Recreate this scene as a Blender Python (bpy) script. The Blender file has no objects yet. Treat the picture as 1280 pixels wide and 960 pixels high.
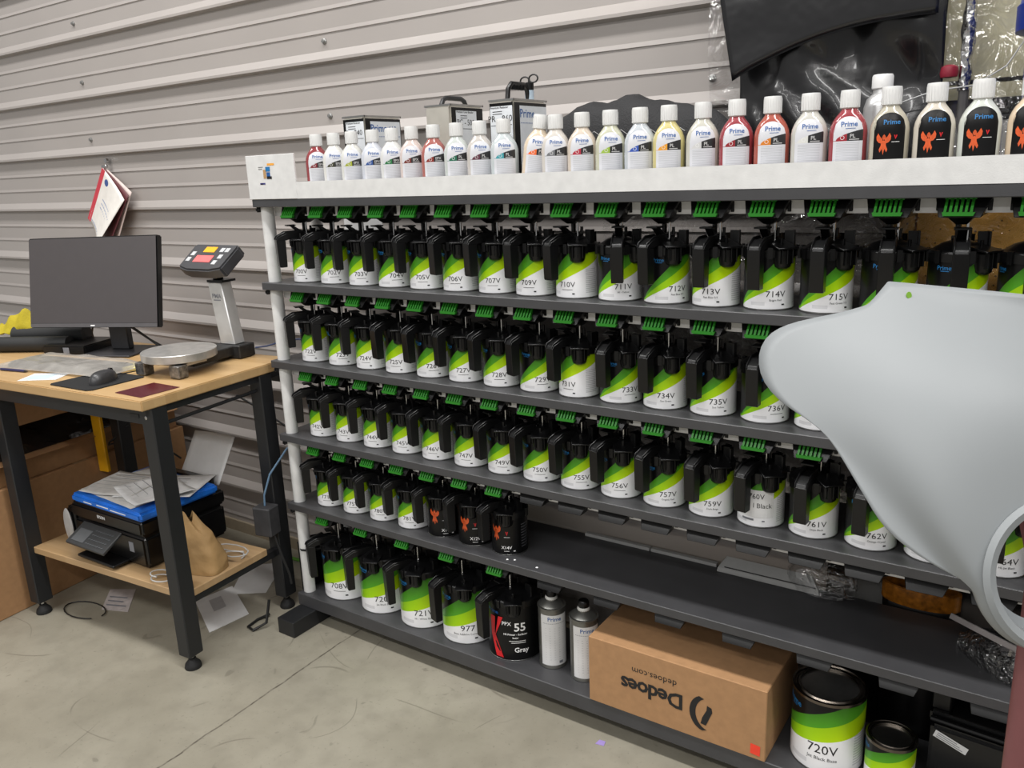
import bpy, bmesh, math, random
from mathutils import Vector, Matrix, noise

random.seed(7)
SC = bpy.context.scene
COL = SC.collection
PI = math.pi
R = math.radians

# ------------------------------------------------------------------ camera
cam_d = bpy.data.cameras.new('camera'); cam = bpy.data.objects.new('camera', cam_d); COL.objects.link(cam)
cam_d.sensor_width = 36; cam_d.sensor_fit = 'HORIZONTAL'; cam_d.lens = 29.097; cam_d.clip_start = .02
rg = Vector((0.82629, 0.56180, -0.04035)); up = Vector((-0.10901, 0.22980, 0.96711)); fw = Vector((-0.55260, 0.79472, -0.25112))
m = Matrix((rg, up, -fw)).transposed().to_4x4(); m.translation = (2.1672, -1.7334, 1.5231)
cam.matrix_world = m
SC.camera = cam

# ------------------------------------------------------------------ light
SC.view_settings.view_transform = 'Standard'; SC.view_settings.look = 'None'
SC.view_settings.exposure = 0.0; SC.view_settings.gamma = 1.0; SC.view_settings.use_curve_mapping = False
W = bpy.data.worlds.new('world'); SC.world = W; W.use_nodes = True
W.node_tree.nodes['Background'].inputs[0].default_value = (1.0, .985, .965, 1)
W.node_tree.nodes['Background'].inputs[1].default_value = .34
def area(name, loc, sx, sy, power, col=(1, .985, .965)):
    l = bpy.data.lights.new(name, 'AREA'); l.shape = 'RECTANGLE'; l.size = sx; l.size_y = sy; l.energy = power; l.color = col
    o = bpy.data.objects.new(name, l); COL.objects.link(o); o.location = loc
    return o
for X in (-1.6, 1.1, 3.8):
    area('ceiling_tube_light', (X, -.95, 4.6), 2.3, .35, 92)
    area('ceiling_tube_light', (X, -4.2, 4.6), 2.3, .35, 76)
    area('ceiling_tube_light', (X, -8.0, 4.6), 2.3, .35, 76)

# ------------------------------------------------------------------ materials
def lin(c):
    return tuple(((v/255)/12.92 if v/255 <= .04045 else ((v/255+.055)/1.055)**2.4) for v in c)
MATS = {}
def N(nt, t, **k):
    n = nt.nodes.new(t)
    for a, b in k.items(): setattr(n, a, b)
    return n
def mat(name, c, rough=.5, metal=0, var=.06, vs=30, bump=0, bs=200, spec=.5, coat=0, alpha=1, trans=0, objcol=False, aniso=None):
    if name in MATS: return MATS[name]
    M = bpy.data.materials.new(name); M.use_nodes = True; nt = M.node_tree; b = nt.nodes['Principled BSDF']
    tc = N(nt, 'ShaderNodeTexCoord'); nz = N(nt, 'ShaderNodeTexNoise'); nz.inputs['Scale'].default_value = vs; nz.inputs['Detail'].default_value = 4
    nt.links.new(tc.outputs['Object'], nz.inputs['Vector'])
    mx = N(nt, 'ShaderNodeMix', data_type='RGBA', blend_type='MULTIPLY'); mx.inputs[0].default_value = 1
    rp = N(nt, 'ShaderNodeMapRange'); rp.inputs[1].default_value = .3; rp.inputs[2].default_value = .7
    rp.inputs[3].default_value = 1-var; rp.inputs[4].default_value = 1+var
    nt.links.new(nz.outputs['Fac'], rp.inputs[0])
    if objcol:
        oi = N(nt, 'ShaderNodeObjectInfo'); nt.links.new(oi.outputs['Color'], mx.inputs[6])
    else: mx.inputs[6].default_value = (*lin(c), 1)
    nt.links.new(rp.outputs[0], mx.inputs[7])
    nt.links.new(mx.outputs[2], b.inputs['Base Color'])
    b.inputs['Roughness'].default_value = rough; b.inputs['Metallic'].default_value = metal
    b.inputs['Specular IOR Level'].default_value = spec; b.inputs['Coat Weight'].default_value = coat
    b.inputs['Transmission Weight'].default_value = trans; b.inputs['Alpha'].default_value = alpha
    if bump:
        n2 = N(nt, 'ShaderNodeTexNoise'); n2.inputs['Scale'].default_value = bs; n2.inputs['Detail'].default_value = 3
        nt.links.new(tc.outputs['Object'], n2.inputs['Vector'])
        bp = N(nt, 'ShaderNodeBump'); bp.inputs['Strength'].default_value = bump; bp.inputs['Distance'].default_value = .01
        nt.links.new(n2.outputs['Fac'], bp.inputs['Height']); nt.links.new(bp.outputs[0], b.inputs['Normal'])
    MATS[name] = M
    return M

class NT:                                   # tiny expression helper for node maths
    def __init__(s, nt): s.nt = nt
    def __call__(s, op, *a):
        n = s.nt.nodes.new('ShaderNodeMath'); n.operation = op
        for i, v in enumerate(a):
            if isinstance(v, (int, float)): n.inputs[i].default_value = v
            else: s.nt.links.new(v, n.inputs[i])
        return n.outputs[0]
    def mix(s, f, a, b):
        n = s.nt.nodes.new('ShaderNodeMix'); n.data_type = 'RGBA'
        for i, v in ((0, f), (6, a), (7, b)):
            if isinstance(v, (int, float)): n.inputs[i].default_value = v
            elif isinstance(v, tuple): n.inputs[i].default_value = (*lin(v), 1)
            else: s.nt.links.new(v, n.inputs[i])
        return n.outputs[2]
    def xyz(s):
        tc = s.nt.nodes.new('ShaderNodeTexCoord'); sp = s.nt.nodes.new('ShaderNodeSeparateXYZ')
        s.nt.links.new(tc.outputs['Object'], sp.inputs[0]); return sp.outputs
def newmat(name, rough=.35, coat=0):
    M = bpy.data.materials.new(name); M.use_nodes = True; b = M.node_tree.nodes['Principled BSDF']
    b.inputs['Roughness'].default_value = rough; b.inputs['Coat Weight'].default_value = coat
    return M, M.node_tree, b

def swoosh_label(name, H, w=(.0037, .0054, .0077), v0=(.05, .08, .10)):
    """Printed can label: white foot, lime and green sweeps fanning to the right, black top."""
    M, nt, b = newmat(name, .30, 0); b.inputs['Specular IOR Level'].default_value = .3; e = NT(nt)
    x, y, z = e.xyz()
    s = e('MULTIPLY', e('ARCTAN2', x, e('MULTIPLY', y, -1)), 180/PI)
    t = e('MAXIMUM', e('ADD', s, 100), .001)
    v = e('DIVIDE', z, H)
    b1, b2, b3 = [e('ADD', v0[k], e('MULTIPLY', t, w[k])) for k in range(3)]
    tt = e('MINIMUM', e('DIVIDE', t, 130), 1)
    d23 = e('DIVIDE', e('SUBTRACT', v, b2), .45); d12 = e('DIVIDE', e('SUBTRACT', v, b1), .28)
    green = e.mix(e('MINIMUM', e('MAXIMUM', e('SUBTRACT', 1.0, d23), 0), 1), (20, 62, 18), (78, 152, 34))
    lime = e.mix(tt, (126, 196, 24), (186, 220, 10))
    lime = e.mix(e('MINIMUM', e('MAXIMUM', e('MULTIPLY', d12, .5), 0), 1), lime, (96, 160, 14))
    # small print panel to the right of the number
    st = e('LESS_THAN', e('FRACT', e('MULTIPLY', v, 26)), .5)
    inx = e('MULTIPLY', e('GREATER_THAN', s, 52), e('LESS_THAN', s, 88))
    inv = e('MULTIPLY', e('GREATER_THAN', v, .1), e('LESS_THAN', v, .62))
    pr = e('MULTIPLY', e('MULTIPLY', inx, inv), e('MULTIPLY', st, .35))
    pat = e('MULTIPLY', e('MULTIPLY', e('GREATER_THAN', s, -58), e('LESS_THAN', s, -24)), e('MULTIPLY', e('GREATER_THAN', v, .09), e('LESS_THAN', v, .15)))
    pr = e('MAXIMUM', pr, e('MULTIPLY', pat, .22))
    white = e.mix(pr, (238, 238, 240), (90, 92, 100))
    c = e.mix(e('GREATER_THAN', v, b1), white, lime)
    c = e.mix(e('GREATER_THAN', v, b2), c, green)
    c = e.mix(e('GREATER_THAN', v, b3), c, (12, 12, 13))
    nt.links.new(c, b.inputs['Base Color'])
    return M

M_black = mat('black_moulded_plastic', (12, 12, 13), .33, bump=.03, bs=600, spec=.38)
M_black2 = mat('black_satin_plastic', (13, 13, 14), .24)
M_green = mat('green_moulded_plastic', (38, 134, 30), .4)
M_chrome = mat('bright_steel_pin', (200, 200, 200), .2, 1)
M_shelf = mat('charcoal_powder_coat', (62, 62, 64), .40, bump=.08, bs=500, vs=14, var=.10)
M_white = mat('white_powder_coat', (212, 212, 211), .42, bump=.05, bs=350)
M_tin = mat('tinplate', (176, 176, 174), .3, 1, vs=60)
M_lab_q = swoosh_label('quart_can_label', .124)
M_lab_g = swoosh_label('gallon_can_label', .186, (.0021, .0032, .0058), (.16, .28, .33))
M_lab_c = swoosh_label('wide_can_label', .186, (.0017, .0026, .0036), (.29, .41, .52))
M_ink = mat('black_ink', (22, 22, 24), .5)
M_blueink = mat('blue_ink', (30, 84, 150), .4)
M_lightblue = mat('sky_blue_ink', (30, 112, 172), .4)
M_whiteink = mat('white_ink', (235, 235, 235), .5)
M_greyink = mat('grey_ink', (120, 122, 128), .5)
M_redink = mat('red_ink', (206, 30, 38), .4)
M_orange = mat('orange_ink', (206, 84, 36), .45, vs=90, var=.25)
M_labblack = mat('black_label_paper', (11, 11, 12), .3, spec=.3)
M_card = mat('kraft_cardboard', (163, 124, 86), .8, var=.07, vs=45, bump=.03, bs=120)
M_tape = mat('packing_tape', (150, 124, 90), .35)
M_paper = mat('white_paper', (218, 218, 218), .7, var=.03)
M_steel = mat('brushed_stainless', (206, 204, 200), .34, .75, vs=40, var=.12)
M_blackmetal = mat('black_painted_steel', (30, 31, 33), .45, bump=.04, bs=400)
M_rubber = mat('black_rubber', (22, 22, 23), .7)
M_cable = mat('black_cable', (16, 16, 17), .5)
M_bluecable = mat('blue_cable', (96, 124, 150), .5)

# ------------------------------------------------------------------ mesh helpers
class MB:
    def __init__(s): s.v = []; s.f = []; s.mi = []; s.cur = 0
    def add(s, vs, fs, T=None):
        o = len(s.v)
        s.v += [tuple(T @ Vector(p)) if T is not None else tuple(p) for p in vs]
        s.f += [tuple(i+o for i in f) for f in fs]; s.mi += [s.cur]*len(fs)
        return s
    def box(s, x0, x1, y0, y1, z0, z1, T=None):
        return s.add([(x0,y0,z0),(x1,y0,z0),(x1,y1,z0),(x0,y1,z0),(x0,y0,z1),(x1,y0,z1),(x1,y1,z1),(x0,y1,z1)],
                     [(0,3,2,1),(4,5,6,7),(0,1,5,4),(1,2,6,5),(2,3,7,6),(3,0,4,7)], T)
    def hexa(s, b, t, T=None):                     # bottom quad, top quad
        return s.add(list(b)+list(t), [(0,3,2,1),(4,5,6,7),(0,1,5,4),(1,2,6,5),(2,3,7,6),(3,0,4,7)], T)
    def lathe(s, prof, n=24, c=(0,0,0), T=None, ex=1, ey=1, caps=True):
        vs = []; fs = []
        for r, z in prof:
            for k in range(n):
                a = 2*PI*k/n; vs.append((c[0]+r*ex*math.cos(a), c[1]+r*ey*math.sin(a), c[2]+z))
        for i in range(len(prof)-1):
            for k in range(n):
                k2 = (k+1) % n; fs.append((i*n+k, i*n+k2, (i+1)*n+k2, (i+1)*n+k))
        if caps and prof[0][0] > 1e-6: fs.append(tuple(range(n-1, -1, -1)))
        if caps and prof[-1][0] > 1e-6: fs.append(tuple((len(prof)-1)*n+k for k in range(n)))
        return s.add(vs, fs, T)
    def cyl(s, p0, p1, r, n=10, r2=None): return s.tube([p0, p1], r, n, r2)
    def tube(s, pts, r, n=8, r2=None):
        pts = [Vector(p) for p in pts]; L = len(pts); vs = []; fs = []
        prev = None
        for i, p in enumerate(pts):
            d = (pts[min(i+1, L-1)]-pts[max(i-1, 0)]).normalized()
            if prev is None:
                a = Vector((0,0,1)) if abs(d.z) < .9 else Vector((1,0,0)); u = d.cross(a).normalized()
            else: u = (prev-d*prev.dot(d)).normalized()
            prev = u; w = d.cross(u)
            rr = r if r2 is None else r+(r2-r)*i/(L-1)
            for k in range(n):
                a = 2*PI*k/n; vs.append(tuple(p+u*rr*math.cos(a)+w*rr*math.sin(a)))
        for i in range(L-1):
            for k in range(n):
                k2 = (k+1) % n; fs.append((i*n+k, i*n+k2, (i+1)*n+k2, (i+1)*n+k))
        fs.append(tuple(range(n-1, -1, -1))); fs.append(tuple((L-1)*n+k for k in range(n)))
        return s.add(vs, fs)
    def prism(s, poly, y0, y1, axis='x', T=None):  # polygon in the plane across `axis`, extruded along it
        n = len(poly)
        def q(p, t):
            return (t, p[0], p[1]) if axis == 'x' else ((p[0], t, p[1]) if axis == 'y' else (p[0], p[1], t))
        vs = [q(p, y0) for p in poly]+[q(p, y1) for p in poly]
        fs = [tuple(range(n-1, -1, -1)), tuple(range(n, 2*n))]+[(i, (i+1) % n, (i+1) % n+n, i+n) for i in range(n)]
        return s.add(vs, fs, T)
    def grid(s, fn, nu, nv, T=None):
        vs = [fn(i/nu, j/nv) for j in range(nv+1) for i in range(nu+1)]
        fs = [(j*(nu+1)+i, j*(nu+1)+i+1, (j+1)*(nu+1)+i+1, (j+1)*(nu+1)+i) for j in range(nv) for i in range(nu)]
        return s.add(vs, fs, T)
    def mesh(s, name, mats, smooth=True, bev=0, seg=1, ang=35, fix=True):
        me = bpy.data.meshes.new(name); me.from_pydata(s.v, [], s.f)
        if not isinstance(mats, (list, tuple)): mats = [mats]
        for mm in mats: me.materials.append(mm)
        me.polygons.foreach_set('material_index', s.mi)
        if fix or bev:
            bm = bmesh.new(); bm.from_mesh(me)
            if fix: bmesh.ops.recalc_face_normals(bm, faces=bm.faces)
            if bev:
                es = [e for e in bm.edges if len(e.link_faces) == 2 and e.calc_face_angle(0) > R(30)]
                bmesh.ops.bevel(bm, geom=es, offset=bev, segments=seg, affect='EDGES', clamp_overlap=True)
            bm.to_mesh(me); bm.free()
        if smooth:
            me.polygons.foreach_set('use_smooth', [True]*len(me.polygons)); me.set_sharp_from_angle(angle=R(ang))
        me.update()
        return me
    def build(s, name, mats, parent=None, loc=None, rz=0, **k):
        return put(name, s.mesh(name, mats, **k), parent, loc, rz)
def put(name, me, parent=None, loc=None, rz=0):
    o = bpy.data.objects.new(name, me); COL.objects.link(o)
    if parent: o.parent = parent
    if loc is not None: o.location = loc
    if rz: o.rotation_euler = (0, 0, rz)
    return o
def tag(o, label, cat, group=None):
    o['label'] = label; o['category'] = cat
    if group: o['group'] = group
    return o
def thing(name, label, cat, loc=(0,0,0), rz=0, group=None):
    o = bpy.data.objects.new(name, None); COL.objects.link(o); o.location = loc; o.rotation_euler = (0, 0, rz); o.empty_display_size = .05
    return tag(o, label, cat, group)
def struct(o, label=None):
    o['kind'] = 'structure'
    if label: o['label'] = label
    return o
def stuff(o): o['kind'] = 'stuff'; return o

_tc = {}
def text_geo(body, size=1, align='CENTER', bold=0, spacing=1.0, res=2):
    key = (body, align, bold, spacing, res)
    if key not in _tc:
        cu = bpy.data.curves.new('t', 'FONT'); cu.body = body; cu.size = 1; cu.align_x = align; cu.resolution_u = res
        cu.space_character = spacing; cu.offset = bold
        o = bpy.data.objects.new('t', cu); COL.objects.link(o)
        dg = bpy.context.evaluated_depsgraph_get(); dg.update()
        me = bpy.data.meshes.new_from_object(o.evaluated_get(dg))
        _tc[key] = ([tuple(v.co) for v in me.vertices], [tuple(p.vertices) for p in me.polygons])
        bpy.data.objects.remove(o); bpy.data.curves.remove(cu); bpy.data.meshes.remove(me)
    v, f = _tc[key]
    return [(x*size, y*size) for x, y, z in v], f
def wrap(mb, geo, r, z0, a0=0):               # flat print bent round a can (front is -Y)
    v, f = geo
    mb.add([(r*math.sin(x/r+a0), -r*math.cos(x/r+a0), z0+y) for x, y in v], f)
def flat(mb, geo, fn):
    v, f = geo; mb.add([fn(x, y) for x, y in v], f)
def rect_geo(w, h, x=0, y=0, n=4):
    vs = [(x-w/2+w*i/n, y+j*h) for j in (0, 1) for i in range(n+1)]
    return vs, [(i, i+1, n+2+i, n+1+i) for i in range(n)]
PHX_PARTS = [[(0,.55),(.13,.7),(.10,.82),(.02,.92),(-.06,.84),(-.10,.72)],            # head
    [(-.06,.62),(-.22,.78),(-.34,1.0),(-.44,.80),(-.42,.58),(-.30,.42),(-.10,.34)],     # wing
    [(.06,.62),(.10,.34),(.30,.42),(.42,.58),(.44,.80),(.34,1.0),(.22,.78)],
    [(-.14,.46),(0,.56),(.14,.46),(.16,.20),(.06,-.05),(0,-.36),(-.06,-.05),(-.16,.20)],
    [(-.16,.22),(-.08,.02),(-.20,-.20),(-.26,-.02)], [(.16,.22),(.26,-.02),(.20,-.20),(.08,.02)]]
def phoenix_geo(h, x=0, y=0):
    vs = []; fs = []
    for P in PHX_PARTS:
        o = len(vs); vs += [(x+a*h*.72, y+(b+.36)*h/1.36) for a, b in P]; fs.append(tuple(range(o, o+len(P))))
    return vs, fs

ZS = [1.4636, 1.2037, .9471, .6938, .4459, .1041]      # shelf tops, top to bottom
FT = .024
DEPTH = .283
XR = 2.50                                              # right end of the rack

# ================================================================== SETTING
# floor
def floor_mat():
    M, nt, b = newmat('worn_concrete', .38); e = NT(nt)
    tc = N(nt, 'ShaderNodeTexCoord')
    def noise_(scale, det=5, dist=0):
        n = N(nt, 'ShaderNodeTexNoise'); n.inputs['Scale'].default_value = scale; n.inputs['Detail'].default_value = det
        n.inputs['Distortion'].default_value = dist; nt.links.new(tc.outputs['Object'], n.inputs['Vector']); return n.outputs['Fac']
    x, y, z = e.xyz()
    def ramp(v, a, c_): 
        r = N(nt, 'ShaderNodeMapRange'); nt.links.new(v, r.inputs[0]); r.inputs[1].default_value = a; r.inputs[2].default_value = c_; return r.outputs[0]
    base = e.mix(ramp(noise_(2.2), .35, .65), (134, 129, 115), (150, 145, 131))
    base = e.mix(e('MULTIPLY', ramp(noise_(14, 6), .45, .75), .4), base, (116, 111, 99))
    base = e.mix(e('MULTIPLY', ramp(noise_(90, 3), .62, .75), .4), base, (98, 93, 83))
    dark = ramp(noise_(9, 2, 1.5), .70, .74)
    base = e.mix(e('MULTIPLY', dark, .35), base, (84, 79, 71))
    # saw-cut joint running towards the camera, and hairline scratches
    wob = e('MULTIPLY', e('SUBTRACT', noise_(11, 3), .5), .018)
    dj = e('ABSOLUTE', e('SUBTRACT', e('ADD', x, wob), e('ADD', .240, e('MULTIPLY', y, -.026))))
    joint = e('SUBTRACT', 1, ramp(dj, .0012, .0042))
    base = e.mix(e('MULTIPLY', joint, e('ADD', .45, e('MULTIPLY', ramp(noise_(40, 2), .4, .6), .45))), base, (70, 64, 56))
    for sc, off in ((1.1, 0), (.9, 7.3), (1.5, 3.1)):
        n = N(nt, 'ShaderNodeTexNoise'); n.inputs['Scale'].default_value = sc; n.inputs['Detail'].default_value = 1
        mp = N(nt, 'ShaderNodeMapping'); mp.inputs['Location'].default_value = (off, off*.7, 0); mp.inputs['Rotation'].default_value = (0, 0, off)
        nt.links.new(tc.outputs['Object'], mp.inputs[0]); nt.links.new(mp.outputs[0], n.inputs['Vector'])
        d = e('ABSOLUTE', e('SUBTRACT', n.outputs['Fac'], .5))
        ln = e('MULTIPLY', e('SUBTRACT', 1, ramp(d, .0006, .0022)), ramp(noise_(3.1+sc, 1), .52, .6))
        base = e.mix(e('MULTIPLY', ln, .5), base, (92, 86, 76))
    nt.links.new(base, b.inputs['Base Color'])
    bp = N(nt, 'ShaderNodeBump'); bp.inputs['Strength'].default_value = .12; bp.inputs['Distance'].default_value = .004
    nt.links.new(noise_(60, 6), bp.inputs['Height']); nt.links.new(bp.outputs[0], b.inputs['Normal'])
    return M
struct(MB().box(-4.2, 5.2, -6.0, .46, -.08, 0).build('floor', floor_mat(), smooth=False))

# corrugated metal wall, ribs running along X
YW = .392; PITCH = .2395
def wall_profile():
    P = [(YW, 0.0)]
    k0 = -8
    for k in range(k0, 12):
        zb = 1.8965+k*PITCH-.004                 # underside of the rib
        if zb < .02: continue
        if zb > 4.1: break
        z1 = zb-PITCH
        for f in (1/3, 2/3):                     # two stiffening beads between ribs
            zz = z1+.03+(PITCH-.03)*f
            if zz > .03: P += [(YW, zz-.004), (YW-.0032, zz-.002), (YW, zz+.010)]
        P += [(YW, zb), (YW-.021, zb+.006), (YW-.021, zb+.015), (YW, zb+.042)]
    P.append((YW, 4.2))
    return P
wp = wall_profile(); wm = MB()
vs = [(x, y, z) for x in (-4.2, 5.2) for y, z in wp]; n = len(wp)
wm.add(vs, [(i, i+n, i+n+1, i+1) for i in range(n-1)])
wm.add([(-4.2, YW+.05, 0), (5.2, YW+.05, 0), (5.2, YW+.05, 4.2), (-4.2, YW+.05, 4.2)], [(0, 1, 2, 3)])
M_wall = mat('taupe_painted_steel', (162, 156, 152), .33, vs=3, var=.03, bump=.02, bs=6, spec=.5)
wall = struct(wm.build('wall_back', M_wall, smooth=False, fix=False))
sm = MB(); sm.lathe([(.010, 0), (.010, .002), (.006, .004), (.006, .009), (0.0, .010)], 8, T=Matrix.Rotation(PI/2, 4, 'X'))
sme = sm.mesh('wall_screw', mat('zinc_screw', (150, 150, 148), .4, .8))
for X in (-1.53, -.02, 1.35):
    for k in range(-5, 3):
        z = 1.8965+k*PITCH+.068
        put('screw', sme, wall, (X+.004*k, YW-.001, z))
struct(MB().box(-4.2, 5.2, YW-.012, YW, 0, .05).build('trim_1', mat('beige_base_trim', (150, 138, 118), .6)))
o = MB().tube([(-.50, .30, .007), (-.3, .312, .007), (0, .318, .007), (.3, .33, .007)], .007, 8).build('green_cord', mat('green_cord', (92, 150, 54), .5)); tag(o, 'green cord lying along the foot of the wall between workbench and rack', 'cord')

# ================================================================== RACK
rack = thing('mixing_rack', 'long charcoal paint mixing rack of six shelves with white posts against the wall', 'rack', (0, 0, 0))
for i, z in enumerate(ZS[:5]):
    s_ = MB().box(0, XR, 0, DEPTH, z-FT, z).build('shelf', M_shelf, rack, bev=.0015)
    e_ = MB().box(.004, .016, .004, .05, z-FT-.016, z-FT).build('end_cap', M_rubber, s_, bev=.004, seg=2)
    br_ = MB().box(.04, XR-.03, .052, .058, z-FT-.030, z-FT).build('back_rail', M_white, s_)
base = MB().box(0, XR, 0, DEPTH, .058, ZS[5]).build('base_shelf', M_shelf, rack, bev=.002)
for X in (.004, XR-.084):
    MB().box(X, X+.08, -.102, .30, 0, .058).build('foot', M_blackmetal, rack, bev=.002)
for X in (.026, XR-.026):
    for Y in (.035, .235):
        po = MB()
        zz = [ZS[5]]+[v for k in (4, 3, 2, 1) for v in (ZS[k]-FT, ZS[k])]+[ZS[0]-FT]
        for a in range(0, len(zz), 2): po.lathe([(.0205, zz[a]), (.0205, zz[a+1])], 20, (X, Y, 0))
        po.build('post', M_white, rack)
lp = MB().box(.205, XR, -.0005, .003, ZS[0], ZS[0]+.049).build('front_lip', M_white, rack)
MB().box(.205, XR, .003, .012, ZS[0]+.0465, ZS[0]+.049).build('lip_return', M_white, lp)
sg = MB().box(-.006, .211, -.002, .0045, ZS[0], ZS[0]+.131).build('sign_plate', M_white, rack, bev=.001)
st = MB()
def stk(x0, x1, z0, z1, mi): st.cur = mi; st.add([(x0, -.0026, z0), (x1, -.0026, z0), (x1, -.0026, z1), (x0, -.0026, z1)], [(0, 1, 2, 3)])
Zs = ZS[0]
stk(.092, .124, Zs+.100, Zs+.106, 0); stk(.083, .103, Zs+.082, Zs+.096, 1); stk(.086, .102, Zs+.066, Zs+.080, 4)
stk(.071, .084, Zs+.062, Zs+.088, 2); stk(.086, .108, Zs+.060, Zs+.068, 3); stk(.050, .072, Zs+.095, Zs+.0965, 3)
stk(.050, .068, Zs+.089, Zs+.0905, 3); stk(.052, .076, Zs+.044, Zs+.049, 5); stk(.056, .064, Zs+.044, Zs+.0475, 3)
st.build('sticker_print', [mat('amber_ink', (232, 162, 60), .5), M_lightblue, mat('tan_ink', (176, 140, 96), .5), M_ink, M_blueink, mat('violet_ink', (60, 60, 120), .5)], sg, smooth=False, fix=False)
# black motor housing beside the left post
mh = MB().box(.001, .016, .02, .135, ZS[5], .285).build('motor_housing', M_black, rack, bev=.004, seg=2)
MB().tube([(.0, .13, .275), (-.006, .08, .285), (-.004, .03, .282), (.03, .015, .268), (.07, .022, .272), (.11, .05, .285)], .004, 6).build('motor_cable', M_cable, mh)

# drive units below shelves: housing with fork pin; the engaged ones carry a green comb
def unit_meshes():
    h = MB()
    h.hexa([(-.033,.0185,-.037),(.037,.0185,-.037),(.037,.13,-.037),(-.033,.13,-.037)], [(-.042,.036,0),(.052,.036,0),(.052,.15,0),(-.042,.15,0)])
    h.hexa([(-.007,.055,-.052),(.012,.055,-.052),(.012,.1,-.052),(-.007,.1,-.052)], [(-.022,.04,-.036),(.024,.04,-.036),(.024,.12,-.036),(-.022,.12,-.036)])
    for k in (-1, 1): h.box(k*.043+.001, k*.043+.009, .05, .12, -.026, -.003)
    hm = h.mesh('housing', M_black, bev=.0012)
    g = MB(); w = .050
    g.prism([(-w/2, -.0335), (w/2, -.0335), (w/2+.003, -.0265), (-w/2-.002, -.0265)], .0125, .022, 'y')
    for k in range(6):
        x = -w/2+.0005+k*(w-.0065)/5
        g.hexa([(x,.0135,-.027),(x+.0046,.0135,-.027),(x+.0046,.0220,-.027),(x,.0220,-.027)], [(x+.001,.0300,-.002),(x+.0056,.0300,-.002),(x+.0056,.0350,-.002),(x+.001,.0350,-.002)])
    g.box(-w/2, w/2+.002, .0300, .0350, -.004, -.0005)
    gm = g.mesh('comb', M_green, smooth=False)
    p = MB(); p.cyl((.012,.078,-.098), (.012,.078,-.046), .0028, 8); p.lathe([(.0045, -.104), (.0045, -.096)], 8, (.012, .078, 0))
    p.cur = 1; p.cyl((-.004,.082,-.085), (-.004,.082,-.04), .0045, 8); pm = p.mesh('pin', [M_chrome, M_black])
    return hm, gm, pm
UH, UG, UP = unit_meshes()
def drive_unit(X, z, green=True):
    h = put('drive_unit', UH, rack, (X, 0, z-FT))
    if green: put('comb', UG, h); put('drive_pin', UP, h)
    return h
CX = [.136+.1222*i for i in range(20)]
GX = [.143+.179*i for i in range(5)]

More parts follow.
